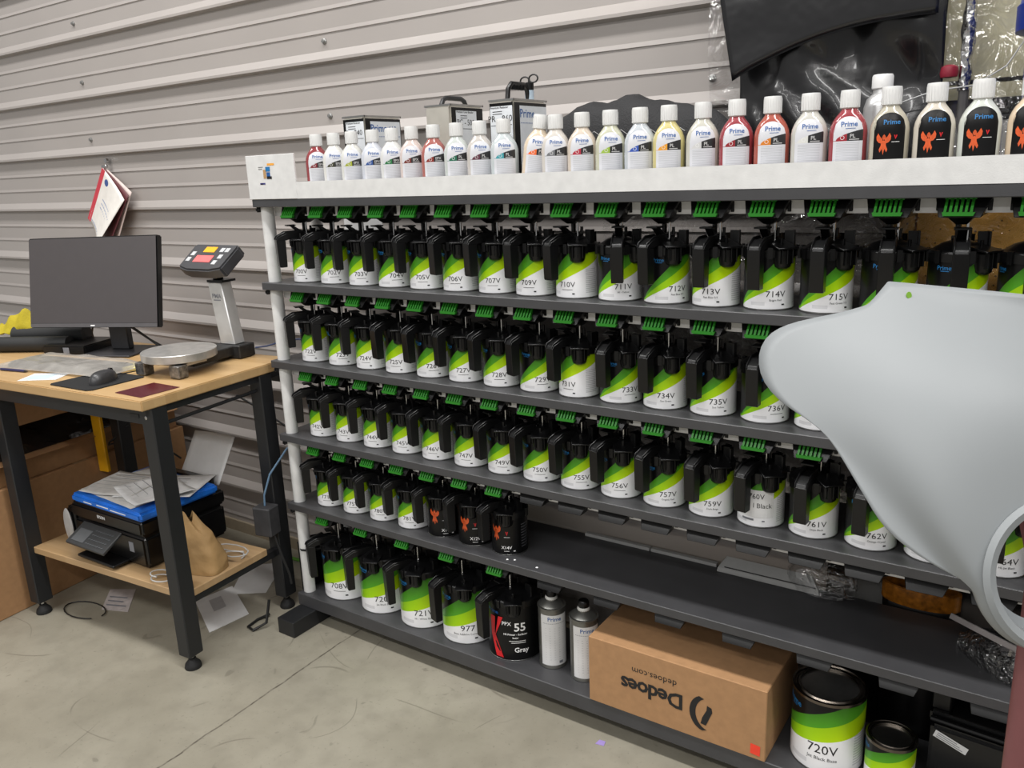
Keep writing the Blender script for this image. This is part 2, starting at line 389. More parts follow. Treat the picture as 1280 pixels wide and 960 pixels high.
# ================================================================== PAINT CANS
def can_meshes(r, H, tag_):
    b = MB()
    b.lathe([(r-.004, .001), (r-.0005, .0005), (r+.0004, .001), (r+.0004, .003), (r-.0006, .0035), (r-.0006, H-.004), (r+.0008, H-.003), (r+.0008, H-.0005), (r-.002, H), (r-.006, H-.004), (0, H-.0045)], 40)
    body = b.mesh('can_body'+tag_, M_tin)
    l = MB(); n = 48
    l.add([(r*math.cos(2*PI*k/n), r*math.sin(2*PI*k/n), z) for z in (.0035, H-.006) for k in range(n)], [(k, (k+1) % n, n+(k+1) % n, n+k) for k in range(n)])
    return body, l
def lid_meshes(r, H, s=1.0, hl=.064):
    """Mixing lid for a can of radius r and height H; handle towards -Y, spout 46 degrees round to the right."""
    cap = MB()
    cap.lathe([(r+.0035, H-.010), (r+.0040, H+.006), (r+.001, H+.010), (r-.006, H+.012), (r*.62, H+.014+.008*s), (r*.30, H+.018+.010*s), (.017, H+.020+.012*s), (.017, H+.032), (0, H+.033)], 36)
    for a in (40, 75, 105, 140, 200, 250, 300):             # clamp lugs round the rim
        T = Matrix.Rotation(R(a), 4, 'Z'); cap.box(-.005, .005, r+.001, r+.0075, H-.012, H+.012, T)
    for a, hh in ((100, .044), (160, .036)):
        T = Matrix.Rotation(R(a), 4, 'Z'); cap.box(-.002, .002, -r*.95, -r*.55, H+.008, H+hh, T)
        cap.box(-.010, .008, -r*.95, -r*.88, H+.006, H+hh, T)
    capm = cap.mesh('lid_cap', M_black, bev=.0006)
    # handle: bent strap and grip
    q = r+.030*s; zt = H+.018; zb_ = H-.010-hl
    hd = MB()
    w = .0142*s
    hd.prism([(-.012, H+.022), (-r*.60, H+.031), (-q+.014, H+.030), (-q-.013, zt), (-q-.017, zt-.008), (-q+.010, zt-.010), (-q+.018, H+.010), (-r*.66, H+.015), (-.012, H+.012)], -w, w)
    hd.prism([(-q-.017, zt-.006), (-q-.0145, zb_+.004), (-q-.012, zb_), (-q+.009, zb_), (-q+.010, zb_+.004), (-q+.0115, zt-.010)], -w, w)
    for k in (-1, 1):                                        # raised side rims of the trough
        hd.prism([(-.02, H+.024), (-r*.60, H+.037), (-q+.012, H+.036), (-q-.015, zt+.005), (-q-.0195, zt-.006), (-q-.015, zt-.006), (-q-.011, zt), (-q+.014, H+.028), (-r*.6, H+.029)], k*w*.86-.0014, k*w*.86+.0014)
    hdm = hd.mesh('handle', M_black, bev=.0012, ang=22)
    gp = MB().box(-w*.80, w*.80, -q-.0118, -q-.0098, zb_+.004, zb_+(zt-zb_)*.48)
    gpm = gp.mesh('grip_inset', M_black2)
    # thumb lever
    lv = MB()
    lv.prism([(-.014, H+.026), (-.030, H+.030), (-.050, H+.050), (-.062, H+.052), (-.062, H+.0555), (-.046, H+.056), (-.024, H+.040), (-.012, H+.036)], -.0085, .0085)
    lv.box(-.015, .015, -.064, -.036, H+.0515, H+.0555)
    lvm = lv.mesh('thumb_lever', M_black, bev=.001)
    # pouring spout
    T = Matrix.Rotation(R(50), 4, 'Z'); sp = MB(); ro = .0205*s
    sp.lathe([(ro*.55, H-.034*s), (ro*.86, H-.029*s), (ro, H-.016*s), (ro, H+.006)], 18, (0, -r*.93, 0), T)
    for k in (-.6, 0, .6): sp.box(k*ro-.0012, k*ro+.0012, -r*.93-ro-.002, -r*.93-ro*.6, H-.022*s, H+.012, T)
    sp.hexa([(-ro*1.15, -r*.93-ro*1.25, H+.008), (ro*1.15, -r*.93-ro*1.25, H+.008), (ro*1.15, -r*.45, H+.016), (-ro*1.15, -r*.45, H+.016)],
            [(-ro*1.15, -r*.93-ro*1.25, H+.012), (ro*1.15, -r*.93-ro*1.25, H+.012), (ro*1.15, -r*.45, H+.022), (-ro*1.15, -r*.45, H+.022)], T)
    sp.box(-.003, .003, -r*.9, -r*.8, H+.01, H+.030, T)
    spm = sp.mesh('spout', M_black, bev=.0008)
    # stirrer fork rising to the drive
    fk = MB(); fk.cyl((-.006, 0, H+.028), (-.006, 0, H+.086), .0052, 8); fk.box(-.016, .008, -.006, .006, H+.028, H+.036)
    fk.cyl((.014, .004, H+.026), (.014, .004, H+.05), .004, 8)
    fkm = fk.mesh('stirrer_fork', M_black)
    return capm, hdm, gpm, lvm, spm, fkm
QR, QH = .0535, .124
GR, GH = .083, .186
QB, QLm = can_meshes(QR, QH, '_quart'); GB, GLm = can_meshes(GR, GH, '_gallon')
QLAB = QLm.mesh('label_quart', M_lab_q, fix=False); GLAB = GLm.mesh('label_gallon', M_lab_g, fix=False)
CLAB = GLm.mesh('label_wide', M_lab_c, fix=False)
QBL = QLm.mesh('label_quart_black', M_labblack, fix=False); GBL = GLm.mesh('label_gallon_black', M_labblack, fix=False)
QLID = lid_meshes(QR, QH); GLID = lid_meshes(GR, GH, 1.12, .094)
def prime_geo(size): return text_geo('Prime', size, bold=.01)
def add_print(lab, r, H, num, sub, k=1.0, style='green', zn=.030):
    m1 = MB(); m2 = MB(); R_ = r+.0004
    if style == 'green':
        if num:
            m1.cur = 0; g_ = text_geo(num, .0185*k); wrap(m1, ([(x*1.12, y) for x, y in g_[0]], g_[1]), R_, zn*k)
            if sub: wrap(m1, text_geo(sub, .0062*k), R_, zn*k-.009*k)
            else: wrap(m1, rect_geo(.030*k, .0011*k), R_, zn*k-.0075*k)
            wrap(m1, rect_geo(.0065*k, .0032*k, .017*k), R_, zn*k-.0185*k)
        m1.cur = 1; wrap(m1, text_geo('Prime', .0118*k, bold=.014), R_, H*.80, R(-50))
        wrap(m1, rect_geo(.016*k, .0012*k, .002), R_, H*.775, R(-50))
        m1.cur = 2
        for j in range(7): wrap(m1, rect_geo(.012*k, .0022*k, 0, 0), R_, H*(.16+.08*j), R(-118))
        return m1.build('lettering', [M_ink, M_lightblue, M_greyink], lab, smooth=False, fix=False)
    if style == 'phoenix':
        m1.cur = 1; wrap(m1, phoenix_geo(.050), R_, .042, R(-24))
        m1.cur = 2; wrap(m1, ([(-.004, .012), (0, 0), (.004, .012), (.0015, .012), (0, .004), (-.0015, .012)], [(0, 1, 4, 5), (1, 2, 3, 4)]), R_, .062, R(12))
        m1.cur = 0; wrap(m1, rect_geo(.018, .0010), R_, .056, R(12)); wrap(m1, text_geo(num, .0135, bold=.01), R_, .020, R(10)); wrap(m1, rect_geo(.016, .0012), R_, .013, R(10)); wrap(m1, rect_geo(.006, .003), R_, .012, R(34))
        m1.cur = 3
        for j in range(9): wrap(m1, rect_geo(.030, .0016), R_, .022+.0085*j, R(75))
        return m1.build('lettering', [M_whiteink, M_orange, M_redink, M_greyink], lab, smooth=False, fix=False)
def place_can(kind, X, z, h, a, num, sub, label, group, Y=None, style='green', fork=True, mesh=None, lid=True, xoff=0):
    q = kind == 'q'; r, H = (QR, QH) if q else (GR, GH)
    Y = Y if Y is not None else (.090 if q else .113)
    t = thing('mixing_paint_can' if lid else 'paint_can', label, 'paint can', (X, Y, z), 0, group)
    put('can_body', QB if q else GB, t)
    lm = mesh or (QLAB if q else GLAB)
    lab = put('label', lm, t, rz=R(-a))
    if style: add_print(lab, r, H, num, sub, 1.0 if q else 1.5, style)
    if lid:
        L = QLID if q else GLID
        cp = put('lid', L[0], t, rz=R(-h))
        hd = put('handle', L[1], cp); put('grip_inset', L[2], hd) if False else None; put('thumb_lever', L[3], cp); put('spout', L[4], cp)
        if fork: put('stirrer_fork', L[5], cp, rz=R(h))
    return t, lab

ROW1 = ['700V','702V','703V','704V','705V','706V','707V','709V','710V','711V','712V','713V','714V','715V', None, None, None]
R1H = [30, 30, 28, 24, 24, 19, 19, 15, 16, -22, 12, 4, 4, -3, -6, -8, -4]
R1N = [-12.75,-32.25,-25.5,-42.5,-20.75,-15,-18,-10.5,-1.5,-34.75,-51.5,-7,-33,-42.25,-40,-30,10]
ROW2 = ['722V','723V','724V','725V','726V','727V','728V','729V','731V','733V','734V','735V','736V', None]
R2H = [31, 33, 28, 16, 15, 22, 22, 22, 20, 2, 9, 9, 0, 0]
R2N = [-17.75,-35.25,-15.25,-16.25,-35.5,-24.25,-24.75,-40.75,4,-52.25,-24.75,-33.5,-46,-20]
ROW3 = ['742V','743V','744V','745V','746V','747V','749V','750V','755V','756V','757V','759V','760V','761V','762V', None, '764V']
R3H = [32, 31, 29, 26, 22, 23, 22, 21, 19, 20, 15, 12, 10, 4, 3, 0, 0]
R3N = [-12,-10.5,-14.25,-17.25,-14.5,-15.5,-20.75,-24.5,-32,-21.5,-32.5,-24.5,-6,-21.75,-24.25,-20,-22]
ROW4 = ['771V','775V','780V','781V','X10','X12V','X14V']
R4H = [32, 27, 27, 28, 28, 26, 24]
R4N = [-23.5,-18.25,-20.75,-21.75,-30,-23,-14]
SUBS = {'711V':'Hi - Yellow','712V':'Fast Blue R/S','713V':'Fast Blue G/S','714V':'Bright Red','715V':'Fast Green Y/S','734V':'Sun Green','735V':'Sun Yellow',
        '759V':'Dark Beige','761V':'Onyx Black','762V':'Orange Crystal','764V':'HS Jet Black','757V':'Organic Red'}
ODD1 = {14: 'quart can right of 715V, its foot hidden behind the grey fairing corner', 15: 'quart can seen above the fairing with brown board behind it, second from the right edge',
        16: 'quart can cut off by the right edge of the photo on the highest can shelf'}
for ri, (nums, hs, ns, shelf) in enumerate(((ROW1, R1H, R1N, 1), (ROW2, R2H, R2N, 2), (ROW3, R3H, R3N, 3), (ROW4, R4H, R4N, 4))):
    rowname = ('highest can shelf', 'second can shelf', 'third can shelf', 'fourth can shelf')[ri]
    grp = 'quart mixing cans on the '+rowname
    for i, nm in enumerate(nums):
        phx = bool(nm and nm[0] == 'X')
        if nm is None: lb = ODD1[i] if ri == 0 else ('quart can right of 736V, all but its white foot hidden by the grey fairing' if ri == 1 else 'quart can between 762V and 764V, only a white sliver showing below the fairing')
        elif phx: lb = 'black quart can %s with orange phoenix print and black mixing lid, fourth can shelf' % nm
        elif nm == '760V': lb = 'quart can 760V with a plain white paste-over label, third can shelf'
        elif nm == '764V': lb = 'quart can 764V seen through the headlight hole of the grey fairing'
        else: lb = 'quart paint can numbered %s with green swoosh label and black mixing lid, %s' % (nm, rowname)
        t, lab = place_can('q', CX[i]+random.uniform(-.001, .001), ZS[shelf], hs[i]+random.uniform(-2, 2), ns[i], nm, SUBS.get(nm), lb, grp,
                      mesh=QBL if phx else None, style=None if nm == '760V' else ('phoenix' if phx else 'green'))
        if nm == '760V':
            pb = MB(); n_ = 14; rr = QR+.0005
            pb.add([(rr*math.sin(R(-62+104*k/n_)), -rr*math.cos(R(-62+104*k/n_)), zz) for zz in (.026, .093) for k in range(n_+1)], [(k, k+1, n_+2+k, n_+1+k) for k in range(n_)])
            pp = pb.build('pasted_label', M_paper, t, rz=R(-ns[i]), smooth=False, fix=False)
            m1 = MB(); wrap(m1, text_geo('760V', .0175), rr+.0003, .072); wrap(m1, text_geo('l Black', .0165, 'LEFT'), rr+.0003, .050, R(-8))
            m1.build('lettering', M_ink, pp, smooth=False, fix=False)
            m2 = MB(); wrap(m2, rect_geo(.0065, .0032, .017), QR+.0004, .016); wrap(m2, rect_geo(.03, .005, -.02), QR+.0004, .017)
            m2.build('lettering', M_greyink, lab, smooth=False, fix=False)
    for i in range(20 if ri else 20):
        occ = i < len(nums)
        drive_unit(CX[i], ZS[shelf-1], occ)
GAL = [('708V', None, 30, -23), ('720V', 'Jet Black Base', 30, -39), ('721V', 'Hi - White Base', 28, -35), ('977', 'Base Additive Converter', 18, -34.5), ('55', None, 18, -36)]
for i, (nm, sub, h, a) in enumerate(GAL):
    if nm == '55':
        t, lab = place_can('g', GX[i], ZS[5], h, a, nm, sub, 'gallon black can marked PPX 55 Gray with a red X, bottom shelf', 'gallon mixing cans on the bottom shelf', style=None, mesh=GBL)
        m1 = MB(); r = GR+.0005
        m1.cur = 0
        wrap(m1, text_geo('PPX', .017, bold=.01), r, .118, R(-20)); wrap(m1, text_geo('55', .037, bold=.02), r, .100, R(8)); wrap(m1, text_geo('HS Primer - Surfacer', .0085, bold=.02), r, .086, R(-2))
        wrap(m1, text_geo('Sealer', .0075, bold=.02), r, .075, R(-2)); wrap(m1, rect_geo(.05, .0016), r, .066, R(2)); wrap(m1, rect_geo(.044, .0016), r, .060, R(4)); wrap(m1, text_geo('Gray', .022, bold=.015), r, .030, R(10))
        for j in range(10): wrap(m1, rect_geo(.035, .002), r, .03+.013*j, R(72))
        m1.cur = 1
        wrap(m1, ([(-.016, .130), (.004, .130), (.000, .078), (.030, 0), (.004, 0), (-.014, .068)], [(0, 5, 2, 1), (5, 4, 3, 2)]), r+.0016, .010, R(-48))
        wrap(m1, ([(.016, .134), (.032, .134), (.008, .080), (.001, .064)], [(0, 3, 2, 1)]), r+.0017, .010, R(-48))
        m1.cur = 2; wrap(m1, text_geo('Prime', .018, bold=.012), r, .150, R(-52))
        m1.build('lettering', [M_whiteink, M_redink, M_blueink], lab, smooth=False, fix=False)
    else:
        place_can('g', GX[i], ZS[5], h, a, nm, sub, 'gallon paint can numbered %s with green swoosh label and black mixing lid, bottom shelf' % nm, 'gallon mixing cans on the bottom shelf')
for i in range(13): drive_unit(GX[0]+.179*i, ZS[4], i < 5)

# plain friction-lid cans at the right of the bottom shelf
def plain_can(X, Y, r, H, a, num, sub, label, k, mesh_mat):
    t = thing('paint_can', label, 'paint can', (X, Y, ZS[5]), 0)
    b, l = can_meshes(r, H, '_plain'); put('can_body', b, t)
    lab = put('label', l.mesh('label_plain', mesh_mat, fix=False), t, rz=R(-a))
    ld = MB(); ld.lathe([(r*.80, H-.006), (r*.80, H+.001), (r*.86, H+.002), (r*.90, H-.002), (r*.93, H-.002), (r*.96, H+.0022), (r+.002, H+.001), (r+.002, H-.006), (r-.001, H-.007)], 40)
    ld.lathe([(r*.80, H-.0055), (0, H-.0055)], 40)
    put('friction_lid', ld.mesh('friction_lid', mat('dark_reflective_tin', (120, 112, 104), .26, 1)), t)
    m1 = MB(); R_ = r+.0004
    if num:
        wrap(m1, text_geo(num, .034), R_, .036*k); wrap(m1, text_geo(sub, .0125), R_, .024*k); wrap(m1, rect_geo(.012, .006, .040), R_, .014)
    m1.cur = 1; wrap(m1, text_geo('Prime', .0150*k, bold=.012), R_, H*.80, R(-58)); wrap(m1, rect_geo(.022, .0016), R_, H*.775, R(-58))
    m1.build('lettering', [M_ink, M_lightblue], lab, smooth=False, fix=False)
plain_can(1.778, .112, .0835, .190, -6, '720V', 'Jet Black Base', 'large lidless-handle gallon can 720V with bare tin lid right of the carton', 1.5, M_lab_c)
plain_can(1.925, .085, .0535, .124, 8, None, None, 'small quart can with plain tin lid, cut off by the bottom of the photo', 1.0, swoosh_label('small_can_label', .124, (.0017, .0026, .0036), (.29, .41, .52)))

# slim cone-top cans
def cone_can(X, Y, label):
    t = thing('cone_top_can', label, 'can', (X, Y, ZS[5]), 0, 'cone-top cans on the bottom shelf')
    MB().lathe([(.038, 0), (.0415, .001), (.0415, .004), (.0405, .006), (.0405, .186), (.042, .188), (.042, .192), (.037, .193), (.034, .197), (.021, .206), (.018, .208), (.018, .212), (0, .212)], 36).build('can_body', mat('grey_tinplate', (128, 128, 124), .34, .8), t)
    MB().lathe([(.018, .210), (.0185, .214), (.016, .219), (0, .220)], 20).build('neck_seal', mat('milky_plastic', (200, 200, 196), .4), t)
    MB().lathe([(.0145, .216), (.0158, .218), (.0158, .234), (.013, .238), (0, .238)], 18).build('cap', M_black, t)
    l = MB(); n = 24; r = .0409
    l.add([(r*math.sin(R(-60+120*k/n)), -r*math.cos(R(-60+120*k/n)), z) for z in (.012, .174) for k in range(n+1)], [(k, k+1, n+2+k, n+1+k) for k in range(n)])
    lb = l.build('label', M_paper, t, rz=R(42), smooth=True, fix=False)
    p = MB(); p.cur = 0; wrap(p, text_geo('Prime', .0175, bold=.012), r+.0003, .156); p.cur = 1
    for k in range(18): wrap(p, rect_geo(.0024, .0016, -.034+.004*k, n=1), r+.0003, .147)
    for k in range(14): wrap(p, rect_geo(.056, .0006), r+.0003, .132-.0078*k)
    wrap(p, rect_geo(.012, .008, .018), r+.0003, .018)
    p.build('lettering', [M_blueink, M_greyink], lb, smooth=False, fix=False)
cone_can(1.000, .100, 'slim cone-top can with white Prime label, standing next to the black PPX 55 gallon can')
cone_can(1.112, .092, 'slim cone-top can half hidden by the left end of the Dedoes carton')

# ================================================================== CARTON ON THE BOTTOM SHELF
ct = thing('cardboard_carton', 'brown Dedoes carton lying upside down on the bottom shelf', 'box', (0, 0, 0))
x0, x1, y0, y1, z0, z1 = 1.180, 1.664, -.004, .262, ZS[5]+.001, ZS[5]+.196
bx = MB().box(x0, x1, y0, y1, z0, z1).build('carton_body', M_card, ct, bev=.002)
fy = y0-.0008
dl = MB(); c0 = (x0+x1)/2-.052
def inv(cx, cz): return lambda x, y: (cx-x, fy, cz-y)
flat(dl, text_geo('Dedoes', .060, bold=.028, spacing=.92), inv(c0-.005, z0+.108))
flat(dl, text_geo('dedoes.com', .026), inv(c0+.002, z0+.145))
# crescent and stroke emblem
def arc(cx, cz, ra, rb, off, a0, a1, n=14):
    vs = []; 
    for k in range(n+1):
        a = R(a0+(a1-a0)*k/n); vs.append((cx+ra*math.cos(a), fy, cz+ra*1.25*math.sin(a)))
    for k in range(n+1):
        a = R(a0+(a1-a0)*k/n); vs.append((cx+off+rb*math.cos(a), fy, cz+rb*1.25*math.sin(a)))
    return vs, [(k, k+1, n+2+k, n+1+k) for k in range(n)]
ecx, ecz = x0+.330, z0+.078
dl.add(*arc(ecx, ecz, .040, .036, .012, 112, 262))
dl.add([(ecx+.006, fy, ecz+.026), (ecx+.018, fy, ecz+.022), (ecx+.020, fy, ecz+.010), (ecx+.004, fy, ecz-.032), (ecx-.010, fy, ecz-.030), (ecx-.006, fy, ecz-.012), (ecx+.005, fy, ecz+.012)], [(0, 1, 2, 6), (2, 3, 5, 6), (3, 4, 5)])
dl.build('printed_logo', M_ink, bx, smooth=False, fix=False)
MB().add([(x1-.036, fy, z0+.014), (x1-.012, fy, z0+.012), (x1-.012, fy, z0+.040), (x1-.036, fy, z0+.042)], [(0, 1, 2, 3)]).build('red_sticker', mat('red_sticker', (236, 66, 44), .6), bx, smooth=False, fix=False)

# ================================================================== BOTTLES ON TOP
BW = .0355; BD = .0285
PROF = [(0, .94, .9), (.003, 1, 1), (.104, 1, 1), (.114, .955, .97), (.123, .86, .91), (.131, .73, .82), (.138, .58, .70), (.144, .45, .57), (.148, .40, .50)]
def sell(a, w, d, p=2.6):
    c, s_ = math.cos(a), math.sin(a)
    return (w*math.copysign(abs(c)**(2/p), c), d*math.copysign(abs(s_)**(2/p), s_))
bo = MB(); n = 32; vs = []; fs = []
for z, fx, fy_ in PROF:
    p = 2.6 if fx > .6 else 2.1
    for k in range(n):
        x, y = sell(2*PI*k/n, BW*fx, BD*fy_, p); vs.append((x, y, z))
for i in range(len(PROF)-1):
    for k in range(n): fs.append((i*n+k, i*n+(k+1) % n, (i+1)*n+(k+1) % n, (i+1)*n+k))
fs.append(tuple(range(n-1, -1, -1))); fs.append(tuple((len(PROF)-1)*n+k for k in range(n)))
bo.add(vs, fs)
M_bottle = mat('translucent_tinted_plastic', (255, 255, 255), .16, var=.05, vs=20, coat=.5, objcol=True)
BODY = bo.mesh('bottle_body', M_bottle)
cp = MB(); pr = []
cp.lathe([(.0150, .147), (.0172, .149), (.0180, .178), (.0172, .1815), (.010, .182), (0, .182)], 28)
for k in range(20):
    T = Matrix.Rotation(2*PI*k/20, 4, 'Z'); cp.box(.0168, .0183, -.0009, .0009, .149, .176, T)
CAP = cp.mesh('bottle_cap', mat('white_ribbed_cap', (214, 214, 213), .4))
def ysurf(x, z, o=.0006):
    for (za, xa, ya), (zb2, xb, yb2) in zip(PROF, PROF[1:]):
        if za <= z <= zb2: break
    t = min(1, max(0, (z-za)/(zb2-za))); w = BW*(xa+(xb-xa)*t); d = BD*(ya+(yb2-ya)*t)
    return -d*max(.05, 1-abs(x/w)**2.6)**(1/2.6)-o
def arch_mesh(name, w, zb, zt, material):
    a = MB(); nn = 16; vs = []; fs = []
    for k in range(nn+1):
        x = -w+2*w*k/nn; top = zt-w*(1-math.sqrt(max(0, 1-(x/w)**2)))
        for j in range(13): z = zb+(top-zb)*j/12; vs.append((x, ysurf(x, z), z))
    for k in range(nn):
        for j in range(12): fs.append((k*13+j, (k+1)*13+j, (k+1)*13+j+1, k*13+j+1))
    a.add(vs, fs); return a.mesh(name, material, fix=False)
def arch_label_mat():
    M, nt, b = newmat('bottle_label_print', .4, .2); e = NT(nt); x, y, z = e.xyz()
    oi = N(nt, 'ShaderNodeObjectInfo')
    inband = e('MULTIPLY', e('GREATER_THAN', z, .086), e('LESS_THAN', z, e('ADD', .087, e('MULTIPLY', e('SQRT', e('MAXIMUM', e('MULTIPLY', e('ADD', x, .022), .0085), 0)), 1.0))))
    band = e.mix(e('GREATER_THAN', x, -.002), oi.outputs['Color'], (34, 34, 36))
    lines = e('MULTIPLY', e('MULTIPLY', e('LESS_THAN', z, .083), e('LESS_THAN', e('FRACT', e('MULTIPLY', z, 330)), .45)), e('LESS_THAN', e('ABSOLUTE', x), .021))
    c = e.mix(e('MULTIPLY', lines, .32), (204, 205, 210), (96, 98, 106))
    c = e.mix(inband, c, band)
    disc = e('LESS_THAN', e('ADD', e('POWER', e('ADD', x, .0105), 2), e('POWER', e('SUBTRACT', z, .0925), 2)), .0038**2)
    c = e.mix(disc, c, (225, 225, 225)); disc2 = e('LESS_THAN', e('ADD', e('POWER', e('ADD', x, .0105), 2), e('POWER', e('SUBTRACT', z, .0925), 2)), .0030**2)
    c = e.mix(disc2, c, oi.outputs['Color'])
    nt.links.new(c, b.inputs['Base Color']); return M
ARCH = arch_mesh('bottle_label', .0268, .012, .132, arch_label_mat())
ARCHB = arch_mesh('bottle_label_black', .0268, .008, .134, M_labblack)
def onb(dx, dz): return lambda x, y: (x+dx, ysurf(x+dx, dz+y, .0010), dz+y)
bp = MB(); flat(bp, text_geo('Prime', .0130, bold=.014), onb(.001, .1135)); flat(bp, rect_geo(.018, .0009), onb(.004, .1090))
bp.cur = 1; flat(bp, text_geo('EPX', .0090, bold=.02), onb(.010, .0920)); flat(bp, rect_geo(.018, .0016), onb(.011, .0880))
BPRINT2 = None
BPRINT = bp.mesh('bottle_lettering', [M_blueink, mat('pale_grey_ink', (186, 186, 186), .5)], smooth=False, fix=False)
bp = MB(); flat(bp, text_geo('Prime', .0130, bold=.014), onb(.001, .1135)); flat(bp, rect_geo(.018, .0009), onb(.004, .1090))
bp.cur = 1; flat(bp, text_geo('PL', .0100, bold=.02), onb(.008, .0920)); flat(bp, rect_geo(.018, .0016), onb(.011, .0880))
BPRINT2 = bp.mesh('bottle_lettering_pl', [M_blueink, MATS['pale_grey_ink']], smooth=False, fix=False)
bp = MB(); flat(bp, text_geo('Prime', .0125, bold=.012), onb(.003, .1125)); bp.cur = 1
flat(bp, phoenix_geo(.040), onb(-.0095, .057)); bp.cur = 2
flat(bp, rect_geo(.014, .0008), onb(.011, .080)); bp.cur = 3
flat(bp, ([(-.003, .008), (0, 0), (.003, .008), (.001, .008), (0, .003), (-.001, .008)], [(0, 1, 4, 5), (1, 2, 3, 4)]), onb(.011, .085))
BPHX = bp.mesh('bottle_phoenix', [M_lightblue, M_orange, M_whiteink, M_redink], smooth=False, fix=False)
# (x, body colour, band colour, description)
BOT = [(.260, (150, 62, 66), (120, 30, 40), 'dark red bottle, first of the row beside the white sign plate'),
 (.333, (232, 231, 226), (60, 60, 40), 'milky white bottle with dark olive label band, second in the row'),
 (.406, (226, 226, 220), (150, 160, 40), 'milky bottle with yellow-green label band, third in the row'),
 (.487, (214, 218, 228), (40, 76, 140), 'pale blue-white bottle with blue label band, fourth in the row'),
 (.559, (228, 228, 226), (30, 110, 60), 'milky white bottle with green label band, fifth in the row'),
 (.631, (222, 206, 200), (110, 44, 36), 'faintly pink bottle with brown label band, sixth in the row'),
 (.707, (176, 104, 96), (130, 40, 30), 'salmon red bottle standing in front of the bare metal tin'),
 (.785, (206, 212, 208), (20, 100, 74), 'clear bottle with dark green label band in front of the PC-500 tin'),
 (.860, (206, 200, 194), (90, 40, 60), 'clear bottle with plum label band between the two tall tins'),
 (.935, (204, 212, 214), (60, 150, 160), 'clear bottle with teal label band in front of the PR-860 tin'),
 (1.024, (226, 208, 184), (224, 100, 40), 'tilted peach bottle with orange label band leaning on its neighbour'),
 (1.087, (216, 210, 202), (110, 112, 116), 'clear bottle with grey label band right of the tilted bottle'),
 (1.160, (220, 206, 190), (170, 40, 60), 'peach-tinted bottle with crimson label band in front of black fabric'),
 (1.235, (206, 206, 182), (150, 180, 70), 'pale olive bottle with light green label band in front of black fabric'),
 (1.310, (200, 206, 212), (50, 84, 170), 'bluish clear bottle with royal blue label band'),
 (1.380, (216, 204, 140), (220, 150, 30), 'yellow bottle with golden label band'),
 (1.459, (206, 204, 192), (200, 200, 200), 'grey-clear bottle left of the first crimson bottle'),
 (1.534, (160, 66, 74), (140, 30, 40), 'crimson bottle with red label band, left of the red-orange bottle'),
 (1.609, (176, 88, 72), (206, 120, 30), 'red-orange bottle with orange label band'),
 (1.685, (206, 204, 196), (210, 210, 206), 'clear bottle with grey label between two red bottles'),
 (1.760, (158, 62, 70), (150, 30, 44), 'crimson bottle in front of the silver bottle'),
 (1.835, (190, 184, 166), None, 'beige clear bottle with black phoenix label right of the silver bottle'),
 (1.913, (214, 206, 192), None, 'cream bottle with black phoenix label, second of three'),
 (1.988, (210, 214, 206), None, 'white-clear bottle with black phoenix label left of the blue bucket'),
 (2.066, (222, 200, 172), None, 'peach bottle with black phoenix label cut off by the right edge')]
for X, body, band, d in BOT:
    t = thing('reducer_bottle', 'white-capped '+d, 'bottle', (X, .048, ZS[0]), R(5)+.80*math.atan2(2.17-X, 1.78)+R(random.uniform(-3, 3)), 'white-capped bottles on the top of the rack')
    if X == 1.024: t.rotation_euler = (0, R(7), t.rotation_euler.z); t.location.z += .0045; t.location.x -= .003
    b = put('bottle_body', BODY, t); b.color = (*[v*.78 for v in lin(body)], 1)
    put('cap', CAP, t)
    l = put('label', ARCH if band else ARCHB, t)
    if band: l.color = (*lin(band), 1)
    put('lettering', (BPRINT if X < .75 else BPRINT2) if band else BPHX, l)
# the 25th silhouette: tall silver bottle behind
sv = thing('silver_bottle', 'silver metal bottle with white cap standing behind the crimson bottle', 'bottle', (1.80, .135, ZS[0]))
MB().lathe([(.030, 0), (.033, .003), (.033, .150), (.028, .166), (.018, .176), (.0165, .186)], 32).build('bottle_body', mat('polished_aluminium', (190, 190, 190), .3, .6), sv)
MB().lathe([(.0185, .184), (.020, .186), (.020, .208), (.018, .212), (0, .213)], 24).build('cap', MATS['white_ribbed_cap'], sv)

